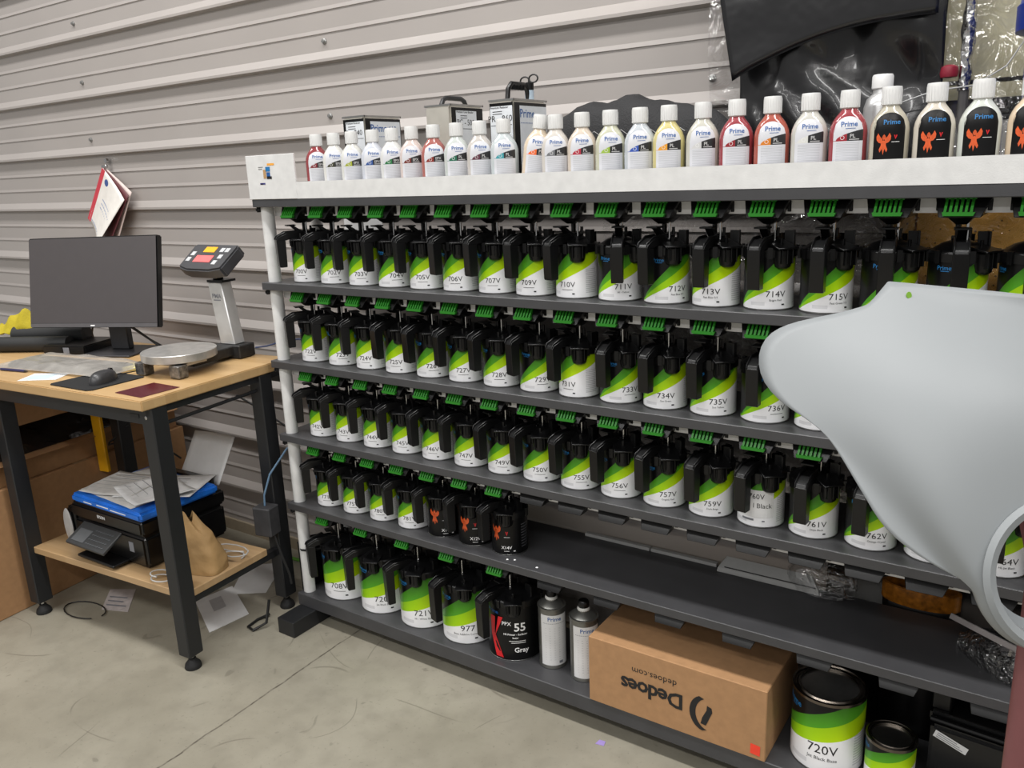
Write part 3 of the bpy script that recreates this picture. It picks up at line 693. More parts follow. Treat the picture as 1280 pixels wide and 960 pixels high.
# ================================================================== TINS AND CLUTTER ON TOP
def tin(name, label, x0, x1, y0, y1, h, front, side, handle=None, title='Premium Reducer'):
    t = thing(name, label, 'tin', ((x0+x1)/2, (y0+y1)/2, ZS[0]))
    w, d = (x1-x0)/2, (y1-y0)/2
    b = MB().box(-w, w, -d, d, .002, h).build('tin_body', mat('tinplate_box', (200, 196, 186), .3, .45), t, bev=.006, seg=2)
    rim = MB()
    for zz in (0, h-.004): 
        rim.box(-w-.001, w+.001, -d-.001, -d+.003, zz, zz+.005); rim.box(-w-.001, w+.001, d-.003, d+.001, zz, zz+.005)
        rim.box(-w-.001, -w+.003, -d, d, zz, zz+.005); rim.box(w-.003, w+.001, -d, d, zz, zz+.005)
    rim.build('seam_rim', M_tin, t)
    for fn, face in ((front, 'f'), (side, 's')):
        if not fn: continue
        ww = w if face == 'f' else d
        def P(u, z, o, face=face): return (u, -d-o, z) if face == 'f' else (w+o, u, z)
        m = MB(); m.cur = 0
        m.add([P(-ww*.96, .01, .0006), P(ww*.96, .01, .0006), P(ww*.96, h-.008, .0006), P(-ww*.96, h-.008, .0006)], [(0, 1, 2, 3)])
        lo, hi, tx, style = fn
        m.cur = 1; m.add([P(ww*lo, .03, .0010), P(ww*hi, .03, .0010), P(ww*hi, h-.016, .0010), P(ww*lo, h-.016, .0010)], [(0, 1, 2, 3)])
        cx = ww*(lo+hi)/2; g = MB()
        if style == 'text':
            flat(g, text_geo(tx, .022), lambda x, y: P(cx+x-.004, h-.054+y, .0014))
            flat(g, text_geo(title, .0078, bold=.01), lambda x, y: P(cx+x-.006, h-.022+y, .0014))
            for k in range(2): flat(g, rect_geo(.03, .0016), lambda x, y: P(cx+x-.012, h-.030-.006*k+y, .0014))
            flat(g, rect_geo(.066, .0012), lambda x, y: P(cx+x, h-.064+y, .0014)); ink = M_ink
        else:
            flat(g, text_geo('Prime', .030, bold=.012), lambda x, y: P(cx+x-.03, h-.045+y, .0014)); ink = M_blueink
            if tx: flat(g, text_geo(tx, .024), lambda x, y: P(cx+x+.030, h-.045+y, .0014))
            for k in range(24): flat(g, rect_geo(.003, .002, n=1), lambda x, y: P(cx+x-.06+.0052*k, h-.060+y, .0014))
        lb = m.build('label', [M_labblack, mat('tin_label_paper', (214, 218, 222), .45)], t, smooth=False, fix=False)
        g.build('lettering', ink, lb, smooth=False, fix=False)
    if handle:
        M_h = M_blackmetal if handle == 'grey' else M_black
        hh = MB(); L = d*.75 if handle == 'grey' else d*.62
        pts = [(0, -L, h), (0, -L*.9, h+.028), (0, -L*.6, h+.042), (0, L*.6, h+.042), (0, L*.9, h+.028), (0, L, h)]
        if handle == 'grey': pts = [(0, -L, h), (0, -L*.85, h+.014), (0, -L*.6, h+.02), (0, L*.6, h+.02), (0, L*.85, h+.014), (0, L, h)]
        hh.tube(pts, .0065, 8)
        if handle != 'grey':
            for k in range(4): hh.lathe([(.006, -.007), (.0075, 0), (.006, .007)], 8, (0, -L*.42+L*.28*k, h+.034))
        hh.build('carry_handle', M_h, t)
    return t
tin('thinner_tin', 'black and white labelled tin with Prime 610 panel behind the white bottles at left', .310, .397, .115, .274, .228, (-.72, .95, 'R - 840', 'text'), (-.70, .92, '610', 'prime'))
tin('thinner_tin', 'bare shiny tin with PC-500 label on its right side, behind the salmon bottle', .628, .717, .115, .264, .236, None, (-.7, .55, 'PC - 500', 'text'), 'grey', 'Premium Color Blender')
tin('thinner_tin', 'tall white labelled tin marked PR-860 with black carry handle and Prime side panel', .846, .922, .115, .276, .234, (-.92, .92, 'PR - 860', 'text'), (-.66, .96, '', 'prime'), 'black')
nb = thing('dropper_bottle', 'small black-capped bottle with a looped tie on the tin beside the black handle', 'bottle', (.884, .252, ZS[0]+.2385))
MB().lathe([(.012, 0), (.0125, .002), (.0125, .024), (.008, .027)], 16).build('bottle_body', mat('pale_blue_plastic', (170, 186, 200), .3), nb)
MB().lathe([(.0115, .025), (.0125, .026), (.0125, .043), (.010, .045), (0, .045)], 16).build('cap', M_black, nb)
lo = MB()
for sgn in (-1, 1): lo.tube([(sgn*.0+sgn*.014*(1-math.cos(a)), 0, .052+.010*math.sin(a)+.002*sgn) for a in [2*PI*k/14 for k in range(15)]], .0022, 6)
lo.cyl((0, 0, .043), (0, 0, .054), .003, 6)
lo.build('tie_loop', M_cable, nb)

def lumpy(name, material, x0, x1, y0, y1, ztop, zbot, amp=.02, seed=0, nu=40, nv=16, parent=None):
    """A closed crumpled heap resting on zbot; ztop(u) gives its crest."""
    m = MB()
    def fn(u, v):
        a = PI*v; x = x0+(x1-x0)*u; ym = (y0+y1)/2; d = (y1-y0)/2
        e_ = math.sin(PI*min(max(u, .02), .98))**.35
        n3 = noise.noise(Vector((x*14+seed, v*3.1, seed)))*amp+noise.noise(Vector((x*38, v*9, seed+4)))*amp*.4
        h = (ztop(u)-zbot)*e_
        return (x, ym-d*e_*math.cos(a)*(1+n3*4), zbot+max(0, h*math.sin(a)**.6*(1)+n3*math.sin(a)))
    m.grid(fn, nu, nv)
    return m.build(name, material, parent, ang=60)
M_fabric = mat('black_woven_fabric', (30, 30, 32), .75, bump=.3, bs=260)
fb = lumpy('folded_fabric_cover', M_fabric, .945, 1.50, .118, .275, lambda u: ZS[0]+.225+.014*math.sin(u*6+1), ZS[0]+.0005, .02, 3)
tag(fb, 'crumpled black fabric cover with pale stitching lying behind the middle bottles', 'fabric cover')
stc = MB()
stc.tube([(1.10+.018*k, .118-.0, ZS[0]+.132+(.008 if k % 2 else -.004)) for k in range(17)], .0009, 4)
stc.build('stitching', mat('pale_thread', (170, 170, 168), .7), fb)

# black plastic sheet hanging behind the bottles, with a folded flap
M_film = mat('black_plastic_film', (24, 24, 26), .24, bump=.5, bs=7, coat=.3)
bs_ = thing('black_plastic_sheet', 'big glossy black plastic sheet hanging behind the right-hand bottles', 'plastic sheet', (1.62, .30, ZS[0]))
def film(u, v, x0, x1, z0, z1, y, amp, seed):
    x = x0+(x1-x0)*u; z = z0+(z1-z0)*v
    d = noise.noise(Vector((x*5, z*4, seed)))*amp+noise.noise(Vector((x*13, z*7, seed+3)))*amp*.5-abs(noise.noise(Vector((x*8+z*5, z*3, seed+9))))*amp*.6
    return (x-1.62, y+d-.30, z-ZS[0])
m = MB(); m.grid(lambda u, v: film(u, v, 1.438+.02*(1-v), 1.885, ZS[0]+.002, 2.14, .290, .045, 1), 60, 50)
o = m.build('sheet', M_film, bs_, ang=70, fix=False); o.modifiers.new('thickness', 'SOLIDIFY').thickness = .002
m = MB()
def flap(u, v):
    x = 1.400+(1.872-1.400)*u; zb = 1.700+.095*(1-(1-u)**2.2)
    z = zb+(2.16-zb)*v; x2 = x+.05*(1-v)*(1-u)**2-.035*v*(1-u)**3
    d = noise.noise(Vector((x*4, z*4, 12)))*.018
    return (x2-1.62, .252+d-.30+.012*v, z-ZS[0])
m.grid(flap, 40, 24); o = m.build('folded_flap', M_film, bs_, ang=70, fix=False); o.modifiers.new('thickness', 'SOLIDIFY').thickness = .002

# clear plastic film
def clear_film(name, tint=(1, 1, 1), bs=26, strength=.9, fac=.10):
    M = bpy.data.materials.new(name); M.use_nodes = True; nt = M.node_tree; nt.nodes.clear()
    out = N(nt, 'ShaderNodeOutputMaterial'); mx = N(nt, 'ShaderNodeMixShader'); tr = N(nt, 'ShaderNodeBsdfTransparent'); gl = N(nt, 'ShaderNodeBsdfGlossy')
    tr.inputs[0].default_value = (*tint, 1); gl.inputs['Roughness'].default_value = .07
    lw = N(nt, 'ShaderNodeLayerWeight'); lw.inputs[0].default_value = .25
    e = NT(nt); f = e('MINIMUM', e('ADD', e('MULTIPLY', lw.outputs['Facing'], .5), fac), .8)
    tc = N(nt, 'ShaderNodeTexCoord'); nz = N(nt, 'ShaderNodeTexNoise'); nz.inputs['Scale'].default_value = bs; nz.inputs['Detail'].default_value = 3; nz.inputs['Distortion'].default_value = 1.2
    bm_ = N(nt, 'ShaderNodeBump'); bm_.inputs['Strength'].default_value = strength; bm_.inputs['Distance'].default_value = .02
    nt.links.new(tc.outputs['Object'], nz.inputs['Vector']); nt.links.new(nz.outputs['Fac'], bm_.inputs['Height'])
    nt.links.new(bm_.outputs[0], gl.inputs['Normal']); nt.links.new(bm_.outputs[0], lw.inputs['Normal'])
    nt.links.new(f, mx.inputs[0]); nt.links.new(tr.outputs[0], mx.inputs[1]); nt.links.new(gl.outputs[0], mx.inputs[2]); nt.links.new(mx.outputs[0], out.inputs[0])
    return M
M_clear = clear_film('clear_plastic_film', bs=18, strength=1.0, fac=.14)
m = MB(); m.grid(lambda u, v: (1.05+.31*min(1, max(0, (v-.48)*16))+u*(1.4-.31*min(1, max(0, (v-.48)*16))), .342+.013*math.sin(u*37+2.5*math.sin(v*5))+.016*noise.noise(Vector((u*12, v*9, 5)))-.008*abs(noise.noise(Vector((u*26, v*20, 9)))), .62+v*1.6), 110, 90)
o = m.build('clear_plastic_sheet', M_clear, fix=False, ang=80); tag(o, 'crinkled clear plastic sheeting hanging behind the right half of the rack', 'plastic sheet')

# brown speckled board and other things behind the rack on the right
M_board = newmat('speckled_brown_board', .45); Mb, nt, b = M_board; e = NT(nt)
tc = N(nt, 'ShaderNodeTexCoord'); vo = N(nt, 'ShaderNodeTexVoronoi'); vo.inputs['Scale'].default_value = 70; nt.links.new(tc.outputs['Object'], vo.inputs['Vector'])
nz = N(nt, 'ShaderNodeTexNoise'); nz.inputs['Scale'].default_value = 5; nt.links.new(tc.outputs['Object'], nz.inputs['Vector'])
c = e.mix(nz.outputs['Fac'], (206, 150, 70), (246, 196, 106)); c = e.mix(e('MULTIPLY', e('LESS_THAN', vo.outputs['Distance'], .16), .8), c, (80, 50, 22)); nt.links.new(c, b.inputs['Base Color'])
o = MB().box(1.80, 2.40, .362, .372, .9, 1.462).build('speckled_board', Mb, smooth=False); tag(o, 'amber-brown speckled board behind the rack, seen above the fairing', 'board')
for X in (1.845, 1.93): MB().box(X, X+.004, .359, .363, .9, 1.462).build('batten', mat('dark_batten', (110, 70, 30), .6), o)
bk = thing('stained_bucket', 'black bucket with amber-stained rim in the dark behind the lower shelves', 'bucket', (1.93, .335, .25))
bk.location = (1.93, .326, 0)
o = MB().box(1.70, 2.46, .3635, .3685, 0, .69).build('dark_board', M_black2, bev=.001); tag(o, 'dark black board standing against the wall behind the lower right shelves', 'board')
MB().lathe([(.030, 0), (.0325, .002), (.0365, .46), (.034, .465)], 28, ex=2.35).build('bucket_body', M_black, bk)
MB().lathe([(.0368, .45), (.0378, .452), (.0378, .495), (.0345, .497), (.0335, .46)], 28, ex=2.35).build('amber_rim', mat('amber_resin', (150, 92, 26), .3, vs=70, var=.5), bk)
# beige cabinet pieces above the shelf at the far right
o = thing('beige_panel', 'beige painted panel behind the clear plastic left of the blue bucket', 'panel', (1.98, .375, ZS[0]))
MB().box(-.11, .14, -.004, .006, .165, .62).build('panel_face', mat('beige_paint', (196, 190, 160), .5, vs=12, var=.15), o)
MB().box(-.02, .14, -.006, .004, .120, .164).build('dark_slot', M_black, o); MB().box(-.10, .14, -.003, .006, .0, .119).build('lower_panel', mat('light_grey_paint', (186, 184, 180), .5), o)
pt = thing('foil_tube', 'crinkled silver foil tube standing between the black sheet and the beige panel', 'tube', (1.925, .32, ZS[0]+.06))
m = MB(); m.grid(lambda u, v: (.012*math.sin(2*PI*u)*(1+.35*noise.noise(Vector((u*6, v*22, 1)))), -.016+.012*math.cos(2*PI*u)*(1+.35*noise.noise(Vector((u*6+3, v*22, 2)))), .12+v*.5), 16, 60)
m.build('foil', mat('crinkled_foil', (200, 200, 200), .18, 1, bump=.6, bs=60), pt, ang=30)
MB().tube([(0, -.016, .14), (.002, -.016, .05), (.03, -.016, -.059)], .010, 10).build('grey_pipe', mat('dark_grey_pipe', (84, 82, 82), .5), pt)
o = MB().lathe([(0, 0), (.016, .002), (.018, .010), (.016, .022), (.008, .026), (0, .026)], 14).build('red_knob', mat('dark_red_plastic', (130, 30, 48), .4), loc=(1.898, .285, ZS[0]+.205)); tag(o, 'dark red knob beside the edge of the black plastic sheet', 'knob')
o = MB().tube([(1.70, .30, ZS[0]+.148), (1.78, .262, ZS[0]+.152), (1.88, .24, ZS[0]+.180), (1.95, .25, ZS[0]+.185), (2.0, .29, ZS[0]+.22), (2.04, .30, ZS[0]+.29)], .0015, 6).build('wire_strand', mat('grey_wire', (170, 170, 170), .4), None); tag(o, 'thin grey wire looping behind the phoenix bottles', 'wire')
# blue bucket
bb = thing('blue_bucket', 'dark blue plastic bucket with a wide rim at the right end of the top shelf', 'bucket', (2.168, .180, ZS[0])); bb.scale = (.94, .94, 1)
M_blue = mat('blue_plastic', (28, 48, 132), .35)
MB().lathe([(.128, 0), (.132, .003), (.140, .25), (.143, .27)], 48).build('bucket_body', M_blue, bb)
MB().lathe([(.143, .262), (.160, .266), (.161, .310), (.156, .316), (.148, .345), (.148, .372), (.152, .376), (.150, .38), (0, .379)], 48).build('rim', M_blue, bb)
m = MB()
for (a0, z0_, w_, h_) in ((-64, .14, .040, .045), (-50, .12, .036, .06), (-36, .135, .03, .04)):
    for (xx, zz, ww, hh) in ((0, 0, w_, .003), (0, h_, w_, .003), (-w_/2, 0, .003, h_), (w_/2, 0, .003, h_)):
        wrap(m, rect_geo(ww, hh, xx, zz, n=3), .1395, z0_, R(a0))
m.build('white_print', M_whiteink, bb, smooth=False, fix=False)

# ================================================================== SHELF-FIVE ITEMS
ST = [(1.021, 1.232), (1.236, 1.432)]
for k, (a, b_) in enumerate(ST):
    o = MB().box(a, b_, .266, .282, ZS[4], ZS[4]+.010).build('label_strip', mat('grey_white_strip', (176, 176, 174), .5), bev=.001); tag(o, ('flat pale strip along the back of the empty shelf, left of two' if k == 0 else 'flat pale strip along the back of the empty shelf, right of two'), 'strip', 'strips on the empty shelf')
o = MB().hexa([(1.44, .245, ZS[4]), (1.712, .245, ZS[4]), (1.700, .283, ZS[4]), (1.45, .283, ZS[4])], [(1.442, .247, ZS[4]+.012), (1.708, .247, ZS[4]+.012), (1.680, .283, ZS[4]+.034), (1.455, .283, ZS[4]+.034)]).build('bevelled_plastic_channel', MATS['grey_white_strip'], bev=.0015); tag(o, 'thick white plastic channel with a groove at the back of the empty shelf', 'channel')
MB().box(1.46, 1.70, .2505, .2525, ZS[4]+.0135, ZS[4]+.0165).build('groove', mat('dark_groove', (60, 60, 60), .6), o)
cb = lumpy('plastic_bag', M_clear, 1.62, 1.79, .235, .345, lambda u: ZS[4]+.085+.02*math.sin(u*7), ZS[4]+.001, .03, 11, 24, 12); cb.location = (0, 0, 0); tag(cb, 'small crumpled clear bag at the back of the empty shelf under can 762V', 'bag')
M_bag = clear_film('clear_zip_bag', (.86, .86, .86), 40, .8, .16)
zb = thing('zip_bag', 'clear zip bag of coiled parts sitting on the empty shelf at the right edge', 'bag', (2.13, .15, ZS[4]))
m = MB()
def zbf(u, v):
    a = PI*v; e_ = math.sin(PI*min(max(u, .03), .97))**.45
    x = -.10+.27*u; yc = .035-.12*u; n_ = noise.noise(Vector((x*20, v*4, 3)))*.006
    return (x+.03*math.cos(a)*0, yc-.075*e_*math.cos(a)+n_, .001+.070*e_*math.sin(a)**.55+n_*math.sin(a))
m.grid(zbf, 30, 18); m.build('bag_film', M_bag, zb, ang=70)
MB().hexa([(-.122, .030, .060), (.12, -.118, .060), (.122, -.116, .060), (-.120, .032, .060)], [(-.118, .020, .078), (.124, -.128, .078), (.126, -.126, .078), (-.116, .022, .078)]).build('zip_seal', mat('grey_zip_seal', (168, 162, 162), .4), zb)
m = MB(); m.tube([(.03+.045*math.cos(a), .022+.022*math.sin(a), .022+.004*a/6) for a in [k*PI/8 for k in range(40)]], .008, 8); m.build('coiled_hose', mat('smoky_hose', (110, 110, 112), .35), zb)
m = MB()
for k in range(16): m.box(-.008, .008, -.006, .006, -.003, .003, Matrix.Translation((random.uniform(-.03, .06), random.uniform(-.03, .0), random.uniform(.012, .05))) @ Matrix.Rotation(random.random()*3, 4, 'X') @ Matrix.Rotation(random.random()*3, 4, 'Y'))
stuff(m.build('foil_scraps', mat('foil_scrap', (190, 188, 186), .25, 1), zb))
# long black case at the right end of the bottom shelf
lc = thing('black_equipment_case', 'long black case with white sticker at the right end of the bottom shelf', 'case', (2.20, .19, ZS[5]), R(-4))
MB().box(-.20, .25, -.07, .07, 0, .150).build('case_body', M_black2, lc, bev=.008, seg=2)
MB().box(-.205, .26, -.06, .08, .152, .180).build('case_lid', M_black2, lc, bev=.006, seg=2)
MB().tube([(-.20, -.068, .166), (.25, -.068, .166)], .006, 8).build('front_bar', M_black, lc)
MB().box(-.205, -.165, -.045, .0, .178, .225).build('hinge_bracket', M_black, lc, bev=.003)
sk = MB(); T = Matrix.Translation((-.155, -.0712, .122)) @ Matrix.Rotation(R(18), 4, 'Y')
sk.box(-.036, .036, -.0006, 0, -.009, .009, T); sp_ = sk.build('white_sticker', M_paper, lc)
m = MB()
for k in range(3): m.box(-.030, .012+.008*k, -.0012, -.0006, .004-.005*k, .0055-.005*k, T)
m.build('sticker_print', M_greyink, sp_)

# ================================================================== GREY FAIRING ON ITS STAND
FO = Vector((2.1864, -.6418, 1.0328))
OUT = [(-.1000, -.0150, -.0090), (-.1080, -.0100, -.0125), (-.1278, .0006, -.0183), (-.1525, .0152, -.027), (-.1765, .0355, -.0382), (-.1919, .0556, -.0478), (-.2026, .08, -.0575), (-.2131, .1038, -.0685), (-.2233, .128, -.081), (-.2333, .1527, -.0949), (-.2481, .1717, -.111), (-.2679, .1879, -.1302), (-.2847, .2036, -.1481), (-.2992, .2266, -.1683), (-.3026, .2536, -.1833), (-.2965, .2798, -.1923), (-.2816, .2991, -.1927), (-.2603, .3099, -.1852), (-.234, .3169, -.1738), (-.1977, .3234, -.1583), (-.1660, .3326, -.1490), (-.1615, .3345, -.1485), (-.1485, .3480, -.1503), (-.1335, .3645, -.1550), (-.1312, .3668, -.1556), (-.1285, .3668, -.1550), (-.0782, .3585, -.1339), (-.0228, .3507, -.1178), (.0246, .3443, -.1086)]
ax = Vector((.119, .993)).normalized()
def mir(p):
    v = Vector((p[0], p[1])); n_ = Vector((ax.y, -ax.x)); v2 = v-2*v.dot(n_)*n_
    return (v2.x, v2.y, p[2])
ring = OUT+[mir(p) for p in reversed(OUT)]
# close below the headlight with the ring itself
a0 = math.atan2(ring[-1][1], ring[-1][0]); a1 = math.atan2(ring[0][1], ring[0][0])
while a0 > 0: a0 -= 2*PI
while a1 > a0: a1 -= 2*PI
low = [(.098*math.cos(a0+(a1-a0)*k/22), .098*math.sin(a0+(a1-a0)*k/22), -.012) for k in range(1, 22)]
ring = ring+low
NSEG = 22
m = MB(); L = len(ring); vs = []; fs = []
HR = .080
for (x, y, z) in ring:
    d = math.hypot(x, y); A = Vector((x/d*HR*1.12, y/d*HR*1.12, .004)); B = Vector((x, y, z))
    span = (B-A).length
    for j in range(NSEG+1):
        t = j/NSEG; t = t**.9
        P_ = A.lerp(B, t)
        P_.z += .22*span*4*t*(1-t)*(.5+.8*t)
        if j == NSEG: P_.z -= .004
        vs.append(tuple(P_))
W_ = NSEG+1
G = [Vector(p) for p in vs]
for it in range(70):
    H2 = list(G)
    for i in range(L):
        a_, b2 = (i-1) % L, (i+1) % L
        if i >= len(OUT)*2: continue
        for j in range(1, NSEG):
            H2[i*W_+j] = (G[a_*W_+j]+G[b2*W_+j]+G[i*W_+j-1]+G[i*W_+j+1])*.25
    G = H2
vs = [tuple(p) for p in G]
for i in range(L):
    i2 = (i+1) % L
    for j in range(NSEG): fs.append((i*(NSEG+1)+j, i2*(NSEG+1)+j, i2*(NSEG+1)+j+1, i*(NSEG+1)+j+1))
m.add(vs, fs)
M_primer = mat('grey_primer', (131, 135, 137), .5, vs=6, var=.025)
fm = Matrix((rg, up, -fw)).transposed().to_4x4()
fa = thing('motorcycle_fairing', 'light grey primered motorcycle fairing shell in the right foreground', 'fairing', FO)
fa.rotation_euler = fm.to_euler()
sh = m.build('shell', M_primer, fa, ang=75)
ss = sh.modifiers.new('smooth', 'SUBSURF'); ss.levels = 1; ss.render_levels = 1
so = sh.modifiers.new('thickness', 'SOLIDIFY'); so.thickness = .005; so.offset = -1
rgm = MB(); prof = [(.0925, .000), (.0960, .008), (.0900, .0130), (.0815, .010), (.0785, -.002), (.0770, -.030), (.0650, -.034), (.0650, -.038), (.0800, -.037), (.0860, -.004)]
rgm.lathe(prof+[prof[0]], 64, caps=False); ro_ = rgm.build('headlight_ring', M_primer, fa, ang=50)
m = MB()
for a in (150, 200, 260, 320, 30, 90): m.lathe([(.0, -.0335), (.0035, -.0335), (.0035, -.0330), (0, -.0330)], 10, (.071*math.cos(R(a)), .071*math.sin(R(a)), 0))
m.build('screw_hole', M_ink, ro_)
gd = MB().lathe([(0, 0), (.0042, 0), (.0042, .0022), (0, .0022)], 14, ex=.8, ey=1.15); g_ = gd.build('hole_stand_in', mat('leaf_green', (112, 158, 44), .5), fa); q_ = min(G, key=lambda p: (p.x+.112)**2+(p.y-.354)**2); g_.location = (q_.x, q_.y, q_.z+.0005)  # green disc added where a mount hole shows the can label behind
# stand
sd = thing('fairing_stand', 'reddish-brown round steel stand post under the fairing at the right edge', 'stand', (2.173, -.597, 0))
M_redst = mat('dull_red_steel', (120, 72, 74), .45)
MB().lathe([(.021, .03), (.021, .985)], 24).build('post', M_redst, sd)
MB().lathe([(.19, 0), (.19, .012), (.17, .02), (.03, .03), (.022, .05)], 32).build('foot_plate', M_redst, sd)
m = MB(); m.tube([(0, 0, .98), (-.02, .06, 1.03), (-.05, .10, 1.12), (-.08, .12, 1.24)], .012, 10); m.tube([(0, 0, .98), (.03, .06, 1.03), (.07, .09, 1.12), (.10, .12, 1.24)], .012, 10)
m.build('holding_arms', M_redst, sd)

# ================================================================== WORKBENCH
TA = R(5); TO = Vector((-.041, -.444, 0)); TH = .915
def TL(x, y, z=0): 
    return Vector((TO.x+x*math.cos(TA)-y*math.sin(TA), TO.y+x*math.sin(TA)+y*math.cos(TA), z))
tb = thing('workbench', 'wood-topped workbench with black steel legs and a lower wooden shelf', 'workbench', TO, TA)
def wood(name, c1, c2, axis):
    M, nt, b = newmat(name, .4); e = NT(nt); tc = N(nt, 'ShaderNodeTexCoord'); mp = N(nt, 'ShaderNodeMapping'); mp.inputs['Scale'].default_value = (3, 40, 40) if axis == 'x' else (40, 3, 40)
    nz = N(nt, 'ShaderNodeTexNoise'); nz.inputs['Scale'].default_value = 1.4; nz.inputs['Detail'].default_value = 5
    nt.links.new(tc.outputs['Object'], mp.inputs[0]); nt.links.new(mp.outputs[0], nz.inputs['Vector'])
    x, y, z = e.xyz()
    vn = N(nt, 'ShaderNodeTexWhiteNoise'); vn.noise_dimensions = '2D'; cb_ = N(nt, 'ShaderNodeCombineXYZ')
    nt.links.new(e('FLOOR', e('MULTIPLY', y, 24)), cb_.inputs[0]); nt.links.new(e('FLOOR', e('ADD', e('MULTIPLY', x, 2.2), e('MULTIPLY', e('FLOOR', e('MULTIPLY', y, 24)), .37))), cb_.inputs[1])
    nt.links.new(cb_.outputs[0], vn.inputs['Vector'])
    f = e('ADD', e('MULTIPLY', nz.outputs['Fac'], .55), e('MULTIPLY', vn.outputs['Value'], .45))
    nt.links.new(e.mix(f, c1, c2), b.inputs['Base Color']); return M
M_wood = wood('butcher_block_wood', (172, 138, 92), (200, 168, 122), 'x')
M_wood2 = wood('dusty_shelf_wood', (158, 128, 90), (184, 154, 116), 'x')
MB().box(-1.24, 0, 0, .61, TH-.032, TH).build('table_top', M_wood, tb, bev=.003, seg=2)
ap = MB().box(-1.22, -.004, .033, .05, TH-.085, TH-.0325).build('front_apron', M_blackmetal, tb)
MB().box(-1.22, -.012, .58, .596, TH-.085, TH-.0325).build('back_apron', M_blackmetal, tb)
MB().box(-.028, -.012, .031, .579, TH-.055, TH-.0325).build('side_apron', M_blackmetal, tb)
bl = MB().lathe([(.006, 0), (.006, .003), (0, .004)], 8, T=Matrix.Translation((-.03, .0325, TH-.062)) @ Matrix.Rotation(PI/2, 4, 'X')).build('bolt', M_chrome, ap)
m = MB(); m.box(-.105, -.065, .0315, .033, TH-.067, TH-.055); m.build('badge', M_ink, ap)
for lx in (-.055, -.862):
    for ly in (.031, .459):
        lg = MB().box(lx, lx+.052, ly, ly+.056, .05, TH-.0325).build('leg', M_blackmetal, tb, bev=.003)
        MB().lathe([(.007, .030), (.007, .05)], 10, (lx+.026, ly+.028, 0)).build('foot_screw', M_chrome, lg)
        MB().lathe([(.026, 0), (.027, .004), (.024, .016), (.012, .030), (.012, .034), (0, .034)], 20, (lx+.026, ly+.028, 0)).build('levelling_foot', M_rubber, lg)
        if ly > .4: continue
MB().box(-.81, -.004, .052, .40, .247, .272).build('lower_shelf', M_wood2, tb, bev=.002)
MB().box(-.04, -.012, .088, .458, .222, .246).build('shelf_bearer', M_blackmetal, tb)
MB().cyl((-.030, .087, TH-.095), (-.030, .459, TH-.088), .006, 8).build('side_rod', M_blackmetal, tb)

# --- things on the table
def on_table(name, label, cat, x, y, rz=0, z=None, group=None):
    p = TL(x, y, (TH if z is None else z)+.0004); return thing(name, label, cat, p, TA+rz, group)
# monitor
mo = thing('computer_monitor', 'switched-off black computer monitor on the workbench', 'monitor', (-.8334, -.0897, TH+.0004), R(21))
mz = 1.1815-TH
TM = Matrix.Translation((0, 0, mz)) @ Matrix.Rotation(R(-12), 4, 'X') @ Matrix.Rotation(R(-.4), 4, 'Y') @ Matrix.Translation((0, 0, -mz))
MB().box(-.276, .276, -.008, .022, mz-.166, mz+.166, TM).build('screen_housing', M_black, mo, bev=.004, seg=2)
M_scr = mat('dark_screen', (72, 68, 69), .35, var=.02)
sc_ = MB().box(-.272, .272, -.0088, -.008, mz-.150, mz+.162, TM).build('screen_panel', M_scr, mo, smooth=False)
MB().box(-.272, .272, -.0092, -.008, mz-.165, mz-.151, TM).build('bezel_chin', mat('grey_bezel', (84, 82, 84), .4), mo, smooth=False)
m = MB(); flat(m, rect_geo(.018, .004), lambda x, y: tuple(TM @ Vector((x, -.0096, mz-.161+y)))); m.build('chin_lettering', M_whiteink, mo, smooth=False, fix=False)
nk = MB().hexa([(.005, .03, .008), (.085, .03, .008), (.085, .06, .008), (.005, .06, .008)], [(.005, .024, mz+.05), (.085, .024, mz+.05), (.085, .054, mz+.05), (.005, .054, mz+.05)]).build('stand_neck', mat('dark_grey_stand', (44, 44, 47), .4), mo, bev=.004)
MB().box(-.05, .16, -.075, .115, 0, .008).build('stand_base', mat('dark_grey_stand', (44, 44, 47), .4), mo, bev=.003)
# mini pc
pc = on_table('mini_computer', 'flat black mini computer lying beside the monitor stand', 'computer', -.905, .425, R(15))
MB().box(-.095, .095, -.09, .09, .003, .036).build('case', M_black, pc, bev=.004, seg=2)
g = MB()
for r_ in range(3):
    for k in range(22): g.box(-.01+.0046*k, -.0075+.0046*k, -.0908, -.09, .008+.008*r_, .013+.008*r_)
stuff(g.build('vent_holes', mat('vent_dark', (4, 4, 4), .6), pc, smooth=False))
MB().box(.0, .026, -.0915, -.0905, .007, .029).build('ports_label', M_greyink, pc)
# plastic-covered keyboard
kb = on_table('keyboard', 'black keyboard under a crinkled clear plastic cover', 'keyboard', -.66, .215, R(4))
MB().box(-.24, .24, -.065, .065, 0, .014).build('keyboard_body', M_black, kb, bev=.003)
g = MB()
for r_ in range(5):
    for k in range(22): g.box(-.232+.0212*k, -.215+.0212*k, -.058+.0235*r_, -.039+.0235*r_, .014, .019)
stuff(g.build('keys', M_black2, kb, bev=.001))
m = MB(); m.grid(lambda u, v: (-.29+.58*u, -.10+.21*v, .004+.024*min(1, 5*min(u, 1-u)+.15)*min(1, 5*min(v, 1-v)+.15)+.006*noise.noise(Vector((u*9, v*5, 2)))*min(1, 6*min(u, 1-u, v, 1-v))), 50, 20)
m.build('plastic_cover', mat('dusty_plastic_cover', (170, 166, 160), .28, vs=18, var=.2, bump=.7, bs=22, alpha=.62), kb, ang=80, fix=False)
